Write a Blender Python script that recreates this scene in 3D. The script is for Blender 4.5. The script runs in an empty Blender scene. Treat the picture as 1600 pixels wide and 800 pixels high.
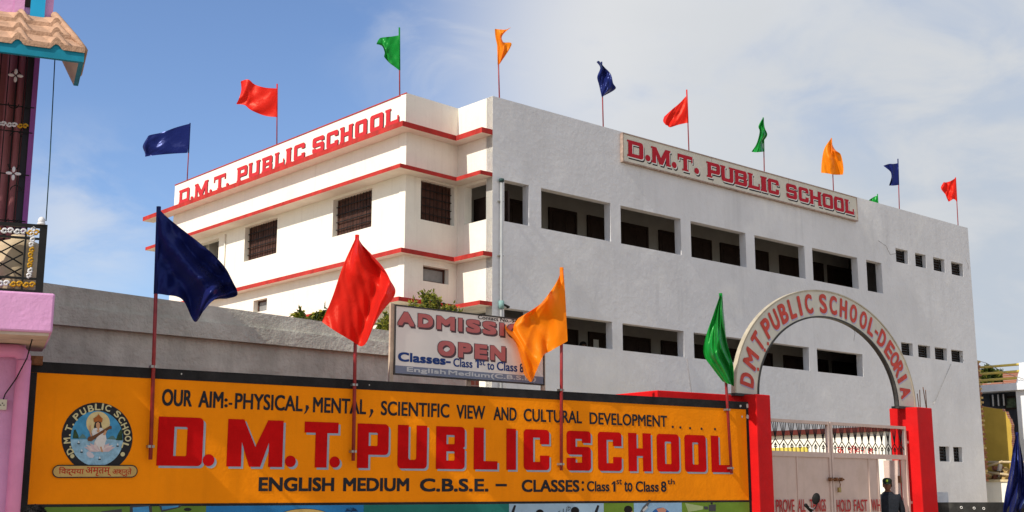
import bpy, bmesh, math, random
from mathutils import Vector, Matrix
from mathutils.geometry import tessellate_polygon
R = math.radians
sc = bpy.context.scene
COL = sc.collection
random.seed(7)

# ---------------------------------------------------------------- camera
FPX = 1909.0                       # focal length in pixels of the 1600 px wide photograph
PITCH = math.atan(367 / FPX)
SP, CP = math.sin(PITCH), math.cos(PITCH)
ZC = 1.4
cam = bpy.data.cameras.new('camera')
cam.sensor_width = 36
cam.lens = FPX / 1600 * 36
cam.clip_end = 3000
camo = bpy.data.objects.new('camera', cam)
COL.objects.link(camo)
camo.location = (0, 0, ZC)
camo.rotation_euler = (R(90) + PITCH, 0, 0)
sc.camera = camo

# ---------------------------------------------------------------- directions used by the buildings
AB = R(48.4)                                     # the long grey side runs this way (from straight ahead, to the right)
dB = Vector((math.sin(AB), math.cos(AB), 0)); nB = Vector((math.cos(AB), -math.sin(AB), 0))

# ---------------------------------------------------------------- sun, sky, exposure
SUN_EL, SUN_FRONT = R(41), R(1.3)
hs = -dB * math.cos(SUN_FRONT) + nB * math.sin(SUN_FRONT)
sun_dir = Vector((hs.x * math.cos(SUN_EL), hs.y * math.cos(SUN_EL), math.sin(SUN_EL)))
sl = bpy.data.lights.new('sun', 'SUN')
sl.energy = 3.5
sl.angle = R(0.5)
sl.color = (1.0, 0.92, 0.79)
so = bpy.data.objects.new('sun', sl)
COL.objects.link(so)
so.location = (-20, -20, 30)
so.rotation_euler = sun_dir.to_track_quat('Z', 'Y').to_euler()

w = bpy.data.worlds.new('World')
sc.world = w
w.use_nodes = True
nt = w.node_tree
nt.nodes.clear()
def WN(t, **k):
    n = nt.nodes.new(t)
    for a, b in k.items(): setattr(n, a, b)
    return n
wl = nt.links.new
out = WN('ShaderNodeOutputWorld'); bg = WN('ShaderNodeBackground')
sky = WN('ShaderNodeTexSky', sky_type='NISHITA', sun_disc=False, sun_elevation=SUN_EL,
         sun_rotation=math.atan2(hs.x, hs.y), air_density=1.0, dust_density=0.6, ozone_density=1.6, altitude=60)
tc = WN('ShaderNodeTexCoord')
SKY_STRENGTH = 0.115
bg.inputs['Strength'].default_value = SKY_STRENGTH
def wmath(op, a, b=None, c=None, clamp=False):
    n = WN('ShaderNodeMath', operation=op, use_clamp=clamp)
    for i, v in enumerate((a, b, c)):
        if v is None: continue
        if isinstance(v, (int, float)): n.inputs[i].default_value = v
        else: wl(v, n.inputs[i])
    return n.outputs[0]
def wnoise(scale, detail, loc, sz=(1, 1, 1), dist=0.0, rough=0.55):
    m = WN('ShaderNodeMapping'); m.inputs['Location'].default_value = loc; m.inputs['Scale'].default_value = sz
    wl(tc.outputs['Generated'], m.inputs['Vector'])
    n = WN('ShaderNodeTexNoise'); n.inputs['Scale'].default_value = scale; n.inputs['Detail'].default_value = detail
    n.inputs['Distortion'].default_value = dist; n.inputs['Roughness'].default_value = rough
    wl(m.outputs[0], n.inputs['Vector'])
    return n.outputs['Fac']
def wblob(x, y, rad, soft):                     # a soft round patch of sky round the direction seen at a bearing/height
    u = (x - 800) / FPX; v = (400 - y) / FPX
    d = Vector((u, CP - v * SP, SP + v * CP)).normalized()
    n = WN('ShaderNodeVectorMath', operation='DISTANCE'); n.inputs[1].default_value = d
    wl(tc.outputs['Generated'], n.inputs[0])
    mr = WN('ShaderNodeMapRange', interpolation_type='SMOOTHSTEP')
    mr.inputs['From Min'].default_value = rad + soft; mr.inputs['From Max'].default_value = max(rad - soft, 0)
    wl(n.outputs['Value'], mr.inputs['Value'])
    return mr.outputs[0]
def wramp(v, a, b):
    mr = WN('ShaderNodeMapRange', interpolation_type='SMOOTHSTEP')
    mr.inputs['From Min'].default_value = a; mr.inputs['From Max'].default_value = b
    wl(v, mr.inputs['Value'])
    return mr.outputs[0]
n1 = wnoise(3.0, 7, (1.3, 0.4, 2.1), (1, 1, 1.5), 0.3, .56)
n2 = wnoise(7.0, 8, (4.3, 1.4, 0.1), (1, 1, 2.2), 0.6)
big = wmath('MAXIMUM', wmath('MULTIPLY', wblob(1130, 90, .19, .11), 1.0), wmath('MULTIPLY', wblob(1450, 330, .24, .2), .75))
veil = wmath('MULTIPLY', big, wramp(wmath('ADD', wmath('MULTIPLY', n1, .7), wmath('MULTIPLY', n2, .3)), .26, .52))
wis = wmath('MULTIPLY', wblob(130, 345, .05, .05), wramp(n2, .36, .62))
wis2 = wmath('MULTIPLY', wblob(700, 70, .06, .06), wmath('MULTIPLY', wramp(n2, .48, .72), .35))
cl = wmath('ADD', veil, wmath('ADD', wmath('MULTIPLY', wis, .6), wis2), clamp=True)
mix = WN('ShaderNodeMix', data_type='RGBA')
wl(wmath('MULTIPLY', cl, .92), mix.inputs[0])
tint = WN('ShaderNodeMix', data_type='RGBA', blend_type='MULTIPLY')
tint.inputs[0].default_value = 1.0
tint.inputs[7].default_value = (.80, .87, 1.02, 1)
wl(sky.outputs[0], tint.inputs[6])
wl(tint.outputs[2], mix.inputs[6])
CLOUD = (5.15, 5.1, 5.0)
mix.inputs[7].default_value = (*CLOUD, 1)
mix2 = WN('ShaderNodeMix', data_type='RGBA')          # grey haze low on the right
wl(wmath('MULTIPLY', wblob(1560, 440, .26, .24), .9), mix2.inputs[0])
wl(mix.outputs[2], mix2.inputs[6])
mix2.inputs[7].default_value = (3.15, 3.5, 3.95, 1)
mix3 = WN('ShaderNodeMix', data_type='RGBA')
wl(wmath('MULTIPLY', wblob(1480, 160, .20, .18), wramp(n2, .40, .66)), mix3.inputs[0])
wl(mix2.outputs[2], mix3.inputs[6])
mix3.inputs[7].default_value = (4.0, 4.15, 4.35, 1)
sxyz = WN('ShaderNodeSeparateXYZ'); wl(tc.outputs['Generated'], sxyz.inputs[0])
mix4 = WN('ShaderNodeMix', data_type='RGBA')          # broken cloud behind the viewer, unseen, added for brighter, more neutral shade
wl(wmath('MULTIPLY', wramp(sxyz.outputs[1], .45, -.2), wramp(n1, .30, .58)), mix4.inputs[0])
wl(mix3.outputs[2], mix4.inputs[6])
mix4.inputs[7].default_value = (4.9, 5.0, 5.1, 1)
wl(mix4.outputs[2], bg.inputs['Color'])
wl(bg.outputs[0], out.inputs['Surface'])

sc.view_settings.view_transform = 'Standard'
sc.view_settings.look = 'None'
sc.view_settings.exposure = 0.5
sc.view_settings.gamma = 1
sc.view_settings.use_curve_mapping = False
sc.cycles.max_bounces = 8
sc.cycles.use_denoising = True

# ---------------------------------------------------------------- pixel <-> world helpers (the photo was measured with these)
def ray(x, y):
    u = (x - 800) / FPX; v = (400 - y) / FPX
    return Vector((u, CP - v * SP, SP + v * CP))
CAM = Vector((0, 0, ZC))
def atY(x, y, Y):
    d = ray(x, y); return CAM + d * (Y / d.y)
def atz(x, y, z):
    d = ray(x, y); return CAM + d * ((z - ZC) / d.z)
class Frame:
    """vertical plane: s runs along it, o outwards (towards the viewer), z up"""
    def __init__(f, O, deg, side=1):
        a = R(deg); f.O = Vector((O[0], O[1], 0))
        f.d = Vector((math.sin(a), math.cos(a), 0)); f.n = Vector((math.cos(a), -math.sin(a), 0)) * side
    def p(f, s, o, z): return f.O + f.d * s + f.n * o + Vector((0, 0, z))
    def px(f, x, y, o=0.0):
        r = ray(x, y); q = f.O + f.n * o
        t = (q - CAM).dot(f.n) / r.dot(f.n); P = CAM + r * t
        return (P - f.O).dot(f.d), P.z
    def shift(f, s, o=0): return f.p(s, o, 0)

K = atY(770, 150, 30)
FB = Frame(K, 48.4)                                  # long grey side
FA2 = Frame(K, -41.6, -1)                            # short white return at the corner
s716 = FA2.px(716, 172)[0]
P716 = FA2.p(s716, 0, 0)
FWt = Frame(P716, 44)
sw = FWt.px(634, 275)[0]
P634 = FWt.p(sw, 0, 0)
FW = Frame(P634, 44); WLEN = -sw                     # white flank between the two
FA = Frame(P634, -41.6, -1)                          # sunlit white front, s runs to the left and away
PL = atY(1181, 615.5, 18.85); PILZ = PL.z
PR = atz(1432.5, 635.8, PILZ)
GDEG = math.degrees(math.atan2(PR.x - PL.x, PR.y - PL.y)); GLEN = (PR.xy - PL.xy).length
FG = Frame(PL, GDEG)                                 # gate and pillars, o=0 is the pillars' front
FS = Frame(FG.p(0, -.16, 0), 55.2)                   # painted boundary wall, s<0 to the left

# ---------------------------------------------------------------- materials
MATS = {}
def mat(name, col, rough=.8, var=.10, scale=2.0, bump=0.0, bscale=25, streak=0.0, stain=0.0, stcol=None, metal=0.0, spec=.12, fine=.0, rain=.0):
    if name in MATS: return MATS[name]
    m = bpy.data.materials.new(name); m.use_nodes = True
    t = m.node_tree; L = t.links.new; b = t.nodes['Principled BSDF']
    b.inputs['Roughness'].default_value = rough; b.inputs['Metallic'].default_value = metal
    b.inputs['Specular IOR Level'].default_value = spec
    co = t.nodes.new('ShaderNodeTexCoord')
    def noise(sc_, det, szz=(1, 1, 1), loc=(0, 0, 0)):
        mp = t.nodes.new('ShaderNodeMapping'); mp.inputs['Scale'].default_value = szz; mp.inputs['Location'].default_value = loc
        L(co.outputs['Object'], mp.inputs['Vector'])
        n = t.nodes.new('ShaderNodeTexNoise'); n.inputs['Scale'].default_value = sc_; n.inputs['Detail'].default_value = det
        n.inputs['Roughness'].default_value = .62
        L(mp.outputs[0], n.inputs['Vector']); return n.outputs['Fac']
    def mr(v, a, b_, c, d):
        n = t.nodes.new('ShaderNodeMapRange'); n.inputs[1].default_value = a; n.inputs[2].default_value = b_
        n.inputs[3].default_value = c; n.inputs[4].default_value = d; L(v, n.inputs[0]); return n.outputs[0]
    def mixc(fac, A, B, mode='MIX'):
        n = t.nodes.new('ShaderNodeMix'); n.data_type = 'RGBA'; n.blend_type = mode
        for i, v in ((0, fac), (6, A), (7, B)):
            if hasattr(v, 'is_output') or isinstance(v, bpy.types.NodeSocket): L(v, n.inputs[i])
            elif i == 0: n.inputs[0].default_value = v
            else: n.inputs[i].default_value = (*v[:3], 1)
        return n.outputs[2]
    dark = tuple(c * (1 - var * 1.6) for c in col); lite = tuple(min(1, c * (1 + var)) for c in col)
    c = mixc(mr(noise(scale, 6), .3, .7, 0, 1), dark, lite)
    if fine: c = mixc(mr(noise(scale * 14, 3, loc=(3, 1, 2)), .35, .65, 0, fine), c, tuple(x * .6 for x in col))
    if streak:
        st = mr(noise(2.2, 5, (3.2, 3.2, .22), (5, 5, 0)), .52, .8, 0, streak)
        c = mixc(st, c, stcol or tuple(x * .45 for x in col))
    if rain:
        rn = mr(noise(1.1, 6, (3.1, 3.1, .16), (2, 8, 1)), .50, .80, 0, rain)
        n_ = t.nodes.new('ShaderNodeMath'); n_.operation = 'MULTIPLY'; L(rn, n_.inputs[0]); L(mr(noise(.45, 3, (1, 1, .7), (7, 3, 5)), .42, .62, 0, 1), n_.inputs[1]); rn = n_.outputs[0]
        c = mixc(rn, c, tuple(x * .62 for x in col))
    if stain:
        sn = mr(noise(scale * .7, 8, loc=(9, 2, 4)), .54, .72, 0, stain)
        c = mixc(sn, c, stcol or tuple(x * .5 for x in col))
    L(c, b.inputs['Base Color'])
    if bump:
        bp = t.nodes.new('ShaderNodeBump'); bp.inputs['Strength'].default_value = bump; bp.inputs['Distance'].default_value = .02
        n = t.nodes.new('ShaderNodeMath'); n.operation = 'ADD'
        L(noise(bscale, 5), n.inputs[0]); L(mr(noise(bscale * .12, 4), 0, 1, 0, 3.0), n.inputs[1])
        L(n.outputs[0], bp.inputs['Height']); L(bp.outputs[0], b.inputs['Normal'])
    MATS[name] = m
    return m

def cloth(name, col, trans=.30, rough=.34, hi=None):
    if name in MATS: return MATS[name]
    m = bpy.data.materials.new(name); m.use_nodes = True
    t = m.node_tree; L = t.links.new; b = t.nodes['Principled BSDF']; o = t.nodes['Material Output']
    b.inputs['Base Color'].default_value = (*col, 1); b.inputs['Roughness'].default_value = rough
    b.inputs['Specular IOR Level'].default_value = .38; b.inputs['Anisotropic'].default_value = .5
    b.inputs['Specular Tint'].default_value = (*(hi or [min(1, c * 1.3 + .12) for c in col]), 1)
    b.inputs['Sheen Weight'].default_value = .2; b.inputs['Sheen Tint'].default_value = (*[min(1, c + .2) for c in col], 1)
    co = t.nodes.new('ShaderNodeTexCoord'); n = t.nodes.new('ShaderNodeTexNoise')
    n.inputs['Scale'].default_value = 5; n.inputs['Detail'].default_value = 4; n.inputs['Distortion'].default_value = 1.6; n.inputs['Roughness'].default_value = .45
    bp = t.nodes.new('ShaderNodeBump'); bp.inputs['Strength'].default_value = .40; bp.inputs['Distance'].default_value = .022
    L(co.outputs['Object'], n.inputs['Vector']); L(n.outputs['Fac'], bp.inputs['Height']); L(bp.outputs[0], b.inputs['Normal'])
    tr = t.nodes.new('ShaderNodeBsdfTranslucent'); tr.inputs['Color'].default_value = (*[min(1, c * 1.1) for c in col], 1)
    mx = t.nodes.new('ShaderNodeMixShader'); mx.inputs[0].default_value = trans
    L(b.outputs[0], mx.inputs[1]); L(tr.outputs[0], mx.inputs[2]); L(mx.outputs[0], o.inputs['Surface'])
    MATS[name] = m
    return m

WHITE = mat('white lime wash', (.80, .775, .69), .9, .04, 1.1, .15, 22, streak=.30, stcol=(.52, .48, .40), fine=.05)
GREY = mat('grey lime wash', (.63, .635, .66), .95, .05, .7, .8, 7, streak=.12, stain=.55, stcol=(.80, .795, .78), spec=.05, rain=.42)
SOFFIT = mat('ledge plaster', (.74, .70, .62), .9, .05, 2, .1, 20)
REDTRIM = mat('red ledge paint', (.43, .040, .034), .75, .18, 3, .2, 30, streak=.5, stain=.6, stcol=(.22, .045, .04), spec=.05)
SIGNRED = mat('crimson letter paint', (.42, .022, .035), .6, .06, 3, spec=.05)
SIGNBLACK = mat('black letter paint', (.022, .022, .025), .6, .1, 3)
LILAC = mat('grey shadow paint', (.30, .36, .45), .6, .08, 4)
WALLRED = mat('red letter paint', (.52, .006, .007), .7, .10, 5, fine=.15, spec=.03)
ORANGE = mat('orange wall paint', (.88, .255, .003), .8, .06, 1.4, .18, 30, streak=.25, stain=.25, stcol=(.55, .15, .005), spec=.08)
BORDER = mat('black border paint', (.020, .019, .020), .7, .25, 4, .3, 30, stain=.25, stcol=(.07, .065, .06))
PILRED = mat('glossy red pillar paint', (.57, .008, .009), .6, .10, 2, .15, 30, streak=.2, stain=.25, stcol=(.46, .02, .02), spec=.1)
CONC = mat('bare cement plaster', (.57, .55, .48), .95, .20, 1.3, .9, 18, streak=.6, stain=.6, stcol=(.36, .35, .30))
DARKWOOD = mat('brown shutter wood', (.085, .040, .030), .6, .25, 5, .1, 40)
DOORDARK = mat('dark brown door', (.035, .022, .018), .6, .2, 4)
IRON = mat('black iron', (.018, .018, .018), .5, .2, 8)
POLE = mat('red oxide pole', (.26, .014, .018), .45, .2, 9, spec=.5)
STEEL = mat('galvanised wire', (.35, .34, .32), .45, .2, 8, metal=.8)
PVC = mat('pale pvc pipe', (.30, .31, .32), .5, .08, 3, streak=.2)
PINK = mat('pink wall paint', (.66, .33, .58), .85, .06, 2, .25, 25, streak=.15, stain=.25, stcol=(.52, .32, .46))
PINKD = mat('rose pipe paint', (.66, .26, .48), .6, .07, 3, .1, 30)
PURPLE = mat('purple edge paint', (.22, .07, .26), .7, .1, 3)
BLUEP = mat('sky blue paint', (.02, .34, .62), .6, .06, 3)
TEAL = mat('teal fascia paint', (.012, .22, .33), .6, .12, 4, streak=.3)
TILE = mat('terracotta tile', (.45, .28, .19), .95, .18, 5, .5, 40, streak=.3, stain=.5, stcol=(.33, .22, .16), spec=.05)
MAROON = mat('maroon curtain', (.26, .11, .115), .8, .2, 3)
GATE = mat('pinkish primer steel', (.57, .44, .39), .6, .06, 3, .06, 30, streak=.5, stain=.5, stcol=(.47, .35, .28))
RUST = mat('rusty steel', (.20, .09, .045), .8, .3, 14, .3, 50)
RUSTFRAME = mat('rust stained frame steel', (.36, .27, .23), .7, .25, 10, stain=.5, stcol=(.25, .12, .07))
BOARDW = mat('flex board print', (.74, .69, .66), .45, .03, 2)
BOARDCREAM = mat('cream sheet metal', (.60, .57, .49), .55, .06, 3, streak=.15)
GOLD = mat('gold enamel', (.50, .27, .02), .45, .1, 10)
SILV = mat('white enamel', (.66, .66, .68), .45, .08, 10)
BRICK = None

def brick_mat():
    m = bpy.data.materials.new('red brick'); m.use_nodes = True
    t = m.node_tree; L = t.links.new; b = t.nodes['Principled BSDF']; b.inputs['Roughness'].default_value = .95
    co = t.nodes.new('ShaderNodeTexCoord'); mp = t.nodes.new('ShaderNodeMapping')
    sx = t.nodes.new('ShaderNodeSeparateXYZ'); cx = t.nodes.new('ShaderNodeCombineXYZ'); ad = t.nodes.new('ShaderNodeMath')
    L(co.outputs['Object'], sx.inputs[0]); L(sx.outputs[0], ad.inputs[0]); L(sx.outputs[1], ad.inputs[1])
    L(ad.outputs[0], cx.inputs[0]); L(sx.outputs[2], cx.inputs[1])
    br = t.nodes.new('ShaderNodeTexBrick'); br.inputs['Scale'].default_value = 1
    br.inputs['Brick Width'].default_value = .24; br.inputs['Row Height'].default_value = .085; br.inputs['Mortar Size'].default_value = .008
    br.inputs['Color1'].default_value = (.33, .11, .06, 1); br.inputs['Color2'].default_value = (.24, .075, .045, 1); br.inputs['Mortar'].default_value = (.34, .29, .24, 1)
    L(cx.outputs[0], br.inputs['Vector']); L(br.outputs['Color'], b.inputs['Base Color'])
    return m
BRICK = brick_mat()

# ---------------------------------------------------------------- object helpers
def link(o, parent=None):
    COL.objects.link(o)
    if parent is not None:
        o.parent = parent
        q = Vector((0, 0, 0)); p = parent
        while p is not None: q += p.location; p = p.parent
        o.location = -q
    return o
def tag(o, label=None, cat=None, group=None, kind=None):
    for k, v in (('label', label), ('category', cat), ('group', group), ('kind', kind)):
        if v: o[k] = v
    return o
def thing(name, loc, label, cat, group=None):
    o = bpy.data.objects.new(name, None); COL.objects.link(o); o.location = loc; o.empty_display_size = .2
    return tag(o, label, cat, group)

class MB:
    def __init__(b): b.v = []; b.f = []; b.m = []; b.sm = []; b.mats = []
    def mi(b, m):
        if m not in b.mats: b.mats.append(m)
        return b.mats.index(m)
    def face(b, pts, m, smooth=False):
        i = len(b.v); b.v += [tuple(p) for p in pts]; b.f.append(tuple(range(i, i + len(pts)))); b.m.append(b.mi(m)); b.sm.append(smooth)
    def mesh(b, vs, fs, m, smooth=False):
        i = len(b.v); k = b.mi(m); b.v += [tuple(p) for p in vs]
        for f in fs: b.f.append(tuple(i + j for j in f)); b.m.append(k); b.sm.append(smooth)
    def hexa(b, c, m):              # 8 corners: 4 bottom ccw, 4 top ccw
        b.mesh(c, [(0, 3, 2, 1), (4, 5, 6, 7), (0, 1, 5, 4), (1, 2, 6, 5), (2, 3, 7, 6), (3, 0, 4, 7)], m)
    def box(b, F, s0, s1, o0, o1, z0, z1, m):
        b.hexa([F.p(s0, o0, z0), F.p(s1, o0, z0), F.p(s1, o1, z0), F.p(s0, o1, z0),
                F.p(s0, o0, z1), F.p(s1, o0, z1), F.p(s1, o1, z1), F.p(s0, o1, z1)], m)
    def tube(b, pts, r, m, n=8, cap=True):
        pts = [Vector(p) for p in pts]; rs = r if isinstance(r, (list, tuple)) else [r] * len(pts)
        vs = []; fs = []
        up = Vector((0, 0, 1))
        for i, p in enumerate(pts):
            t = (pts[min(i + 1, len(pts) - 1)] - pts[max(i - 1, 0)])
            if t.length < 1e-9: t = Vector((0, 0, 1))
            t.normalize(); a = t.cross(up)
            if a.length < .05: a = t.cross(Vector((0, 1, 0.02)))
            a.normalize(); c = t.cross(a)
            for k in range(n):
                q = 2 * math.pi * k / n; vs.append(p + (a * math.cos(q) + c * math.sin(q)) * rs[i])
        for i in range(len(pts) - 1):
            for k in range(n):
                fs.append((i * n + k, i * n + (k + 1) % n, (i + 1) * n + (k + 1) % n, (i + 1) * n + k))
        if cap:
            fs.append(tuple(range(n))[::-1]); fs.append(tuple((len(pts) - 1) * n + k for k in range(n)))
        b.mesh(vs, fs, m, True)
    def ball(b, c, rx, ry, rz, m, nu=14, nv=9, M=None):
        c = Vector(c); vs = []; fs = []
        for j in range(nv + 1):
            th = math.pi * j / nv
            for i in range(nu):
                ph = 2 * math.pi * i / nu
                q = Vector((rx * math.sin(th) * math.cos(ph), ry * math.sin(th) * math.sin(ph), rz * math.cos(th)))
                vs.append(c + (M @ q if M else q))
        for j in range(nv):
            for i in range(nu):
                fs.append((j * nu + i, (j + 1) * nu + i, (j + 1) * nu + (i + 1) % nu, j * nu + (i + 1) % nu))
        b.mesh(vs, fs, m, True)
    def poly(b, F, loops, o, m, conv=None):
        """flat polygon with holes on a frame; loops of (s,z)"""
        L = [[Vector((x, y, 0)) for x, y in lp] for lp in loops]
        tri = tessellate_polygon(L); flat = [q for lp in loops for q in lp]
        pts = [conv(*q) if conv else F.p(q[0], o, q[1]) for q in flat]
        b.mesh(pts, [tuple(t) for t in tri], m)
    def build(b, name, parent=None, recalc=True, bevel=0, merge=False):
        me = bpy.data.meshes.new(name); me.from_pydata(b.v, [], b.f)
        for m in b.mats: me.materials.append(m)
        me.polygons.foreach_set('material_index', b.m); me.polygons.foreach_set('use_smooth', b.sm)
        if recalc or merge:
            bm = bmesh.new(); bm.from_mesh(me)
            if merge: bmesh.ops.remove_doubles(bm, verts=bm.verts, dist=1e-4)
            bmesh.ops.recalc_face_normals(bm, faces=bm.faces); bm.to_mesh(me); bm.free()
        me.update()
        o = bpy.data.objects.new(name, me)
        if bevel:
            md = o.modifiers.new('bevel', 'BEVEL'); md.width = bevel; md.segments = 2; md.limit_method = 'ANGLE'
        return link(o, parent)

def wall_with_openings(b, F, s0, s1, z0, z1, t, ops, m, jamb=None):
    """solid wall, outer face at o=0, inner at o=-t; ops = (s0,s1,z0,z1) holes with real jambs"""
    jamb = jamb or m
    S = sorted({s0, s1, *[q for o in ops for q in o[:2]]}); Z = sorted({z0, z1, *[q for o in ops for q in o[2:]]})
    S = [q for q in S if s0 - 1e-6 <= q <= s1 + 1e-6]; Z = [q for q in Z if z0 - 1e-6 <= q <= z1 + 1e-6]
    def solid(i, j):
        if not (0 <= i < len(S) - 1 and 0 <= j < len(Z) - 1): return False
        cs = (S[i] + S[i + 1]) / 2; cz = (Z[j] + Z[j + 1]) / 2
        return not any(a < cs < b_ and c < cz < d for a, b_, c, d in ops)
    for i in range(len(S) - 1):
        for j in range(len(Z) - 1):
            if not solid(i, j): continue
            a, c, d, e = S[i], S[i + 1], Z[j], Z[j + 1]
            b.face([F.p(a, 0, d), F.p(c, 0, d), F.p(c, 0, e), F.p(a, 0, e)], m)
            b.face([F.p(a, -t, d), F.p(a, -t, e), F.p(c, -t, e), F.p(c, -t, d)], m)
            if not solid(i - 1, j): b.face([F.p(a, 0, d), F.p(a, 0, e), F.p(a, -t, e), F.p(a, -t, d)], jamb)
            if not solid(i + 1, j): b.face([F.p(c, 0, d), F.p(c, -t, d), F.p(c, -t, e), F.p(c, 0, e)], jamb)
            if not solid(i, j - 1): b.face([F.p(a, 0, d), F.p(a, -t, d), F.p(c, -t, d), F.p(c, 0, d)], jamb)
            if not solid(i, j + 1): b.face([F.p(a, 0, e), F.p(c, 0, e), F.p(c, -t, e), F.p(a, -t, e)], jamb)

# ---------------------------------------------------------------- lettering
_tcache = {}
def text2d(s, bold=0.0, space=1.0):
    key = (s, space)
    if s == '1':                                # the built-in figure one is a bare bar: give it its flag
        return ([(.45, 0), (1, 0), (1, 1), (.55, 1), (.0, .80), (.0, .62), (.45, .78)], [(0, 1, 2, 3, 4, 5, 6)], .4)
    if key in _tcache: return _tcache[key]
    cu = bpy.data.curves.new('t', 'FONT'); cu.body = s; cu.space_character = space; cu.resolution_u = 4
    o = bpy.data.objects.new('t', cu); COL.objects.link(o)
    bpy.context.view_layer.update()
    me = bpy.data.meshes.new_from_object(o.evaluated_get(bpy.context.evaluated_depsgraph_get()))
    vs = [(v.co.x, v.co.y) for v in me.vertices]; fs = [tuple(p.vertices) for p in me.polygons]
    bpy.data.objects.remove(o); bpy.data.curves.remove(cu); bpy.data.meshes.remove(me)
    x0 = min(v[0] for v in vs); x1 = max(v[0] for v in vs); y0 = min(v[1] for v in vs); y1 = max(v[1] for v in vs)
    r = ([((x - x0) / (x1 - x0), (y - y0) / max(y1 - y0, 1e-6)) for x, y in vs], fs, (x1 - x0) / max(y1 - y0, 1e-6))
    _tcache[key] = r
    return r
def put_text(b, F, s, s0, s1, z0, z1, o, m, bold=.0, space=1.0, shear=0.0):
    vs, fs, _ = text2d(s, bold, space)
    r = bold * .85 * (z1 - z0); sg = 1 if s1 > s0 else -1
    offs = [(0, 0)] + ([(r * x, r * .8 * y) for x in (-1, 0, 1) for y in (-1, 0, 1) if x or y] if bold else [])
    for k, (dx, dz) in enumerate(offs):      # heavier weight: the outline laid down again a little to every side
        b.mesh([F.p(s0 + sg * r + (s1 - s0 - 2 * sg * r) * x + dx, o + k * .0001, z0 + r + (z1 - z0 - 2 * r) * y + dz + shear * x) for x, y in vs], fs, m)

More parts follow.
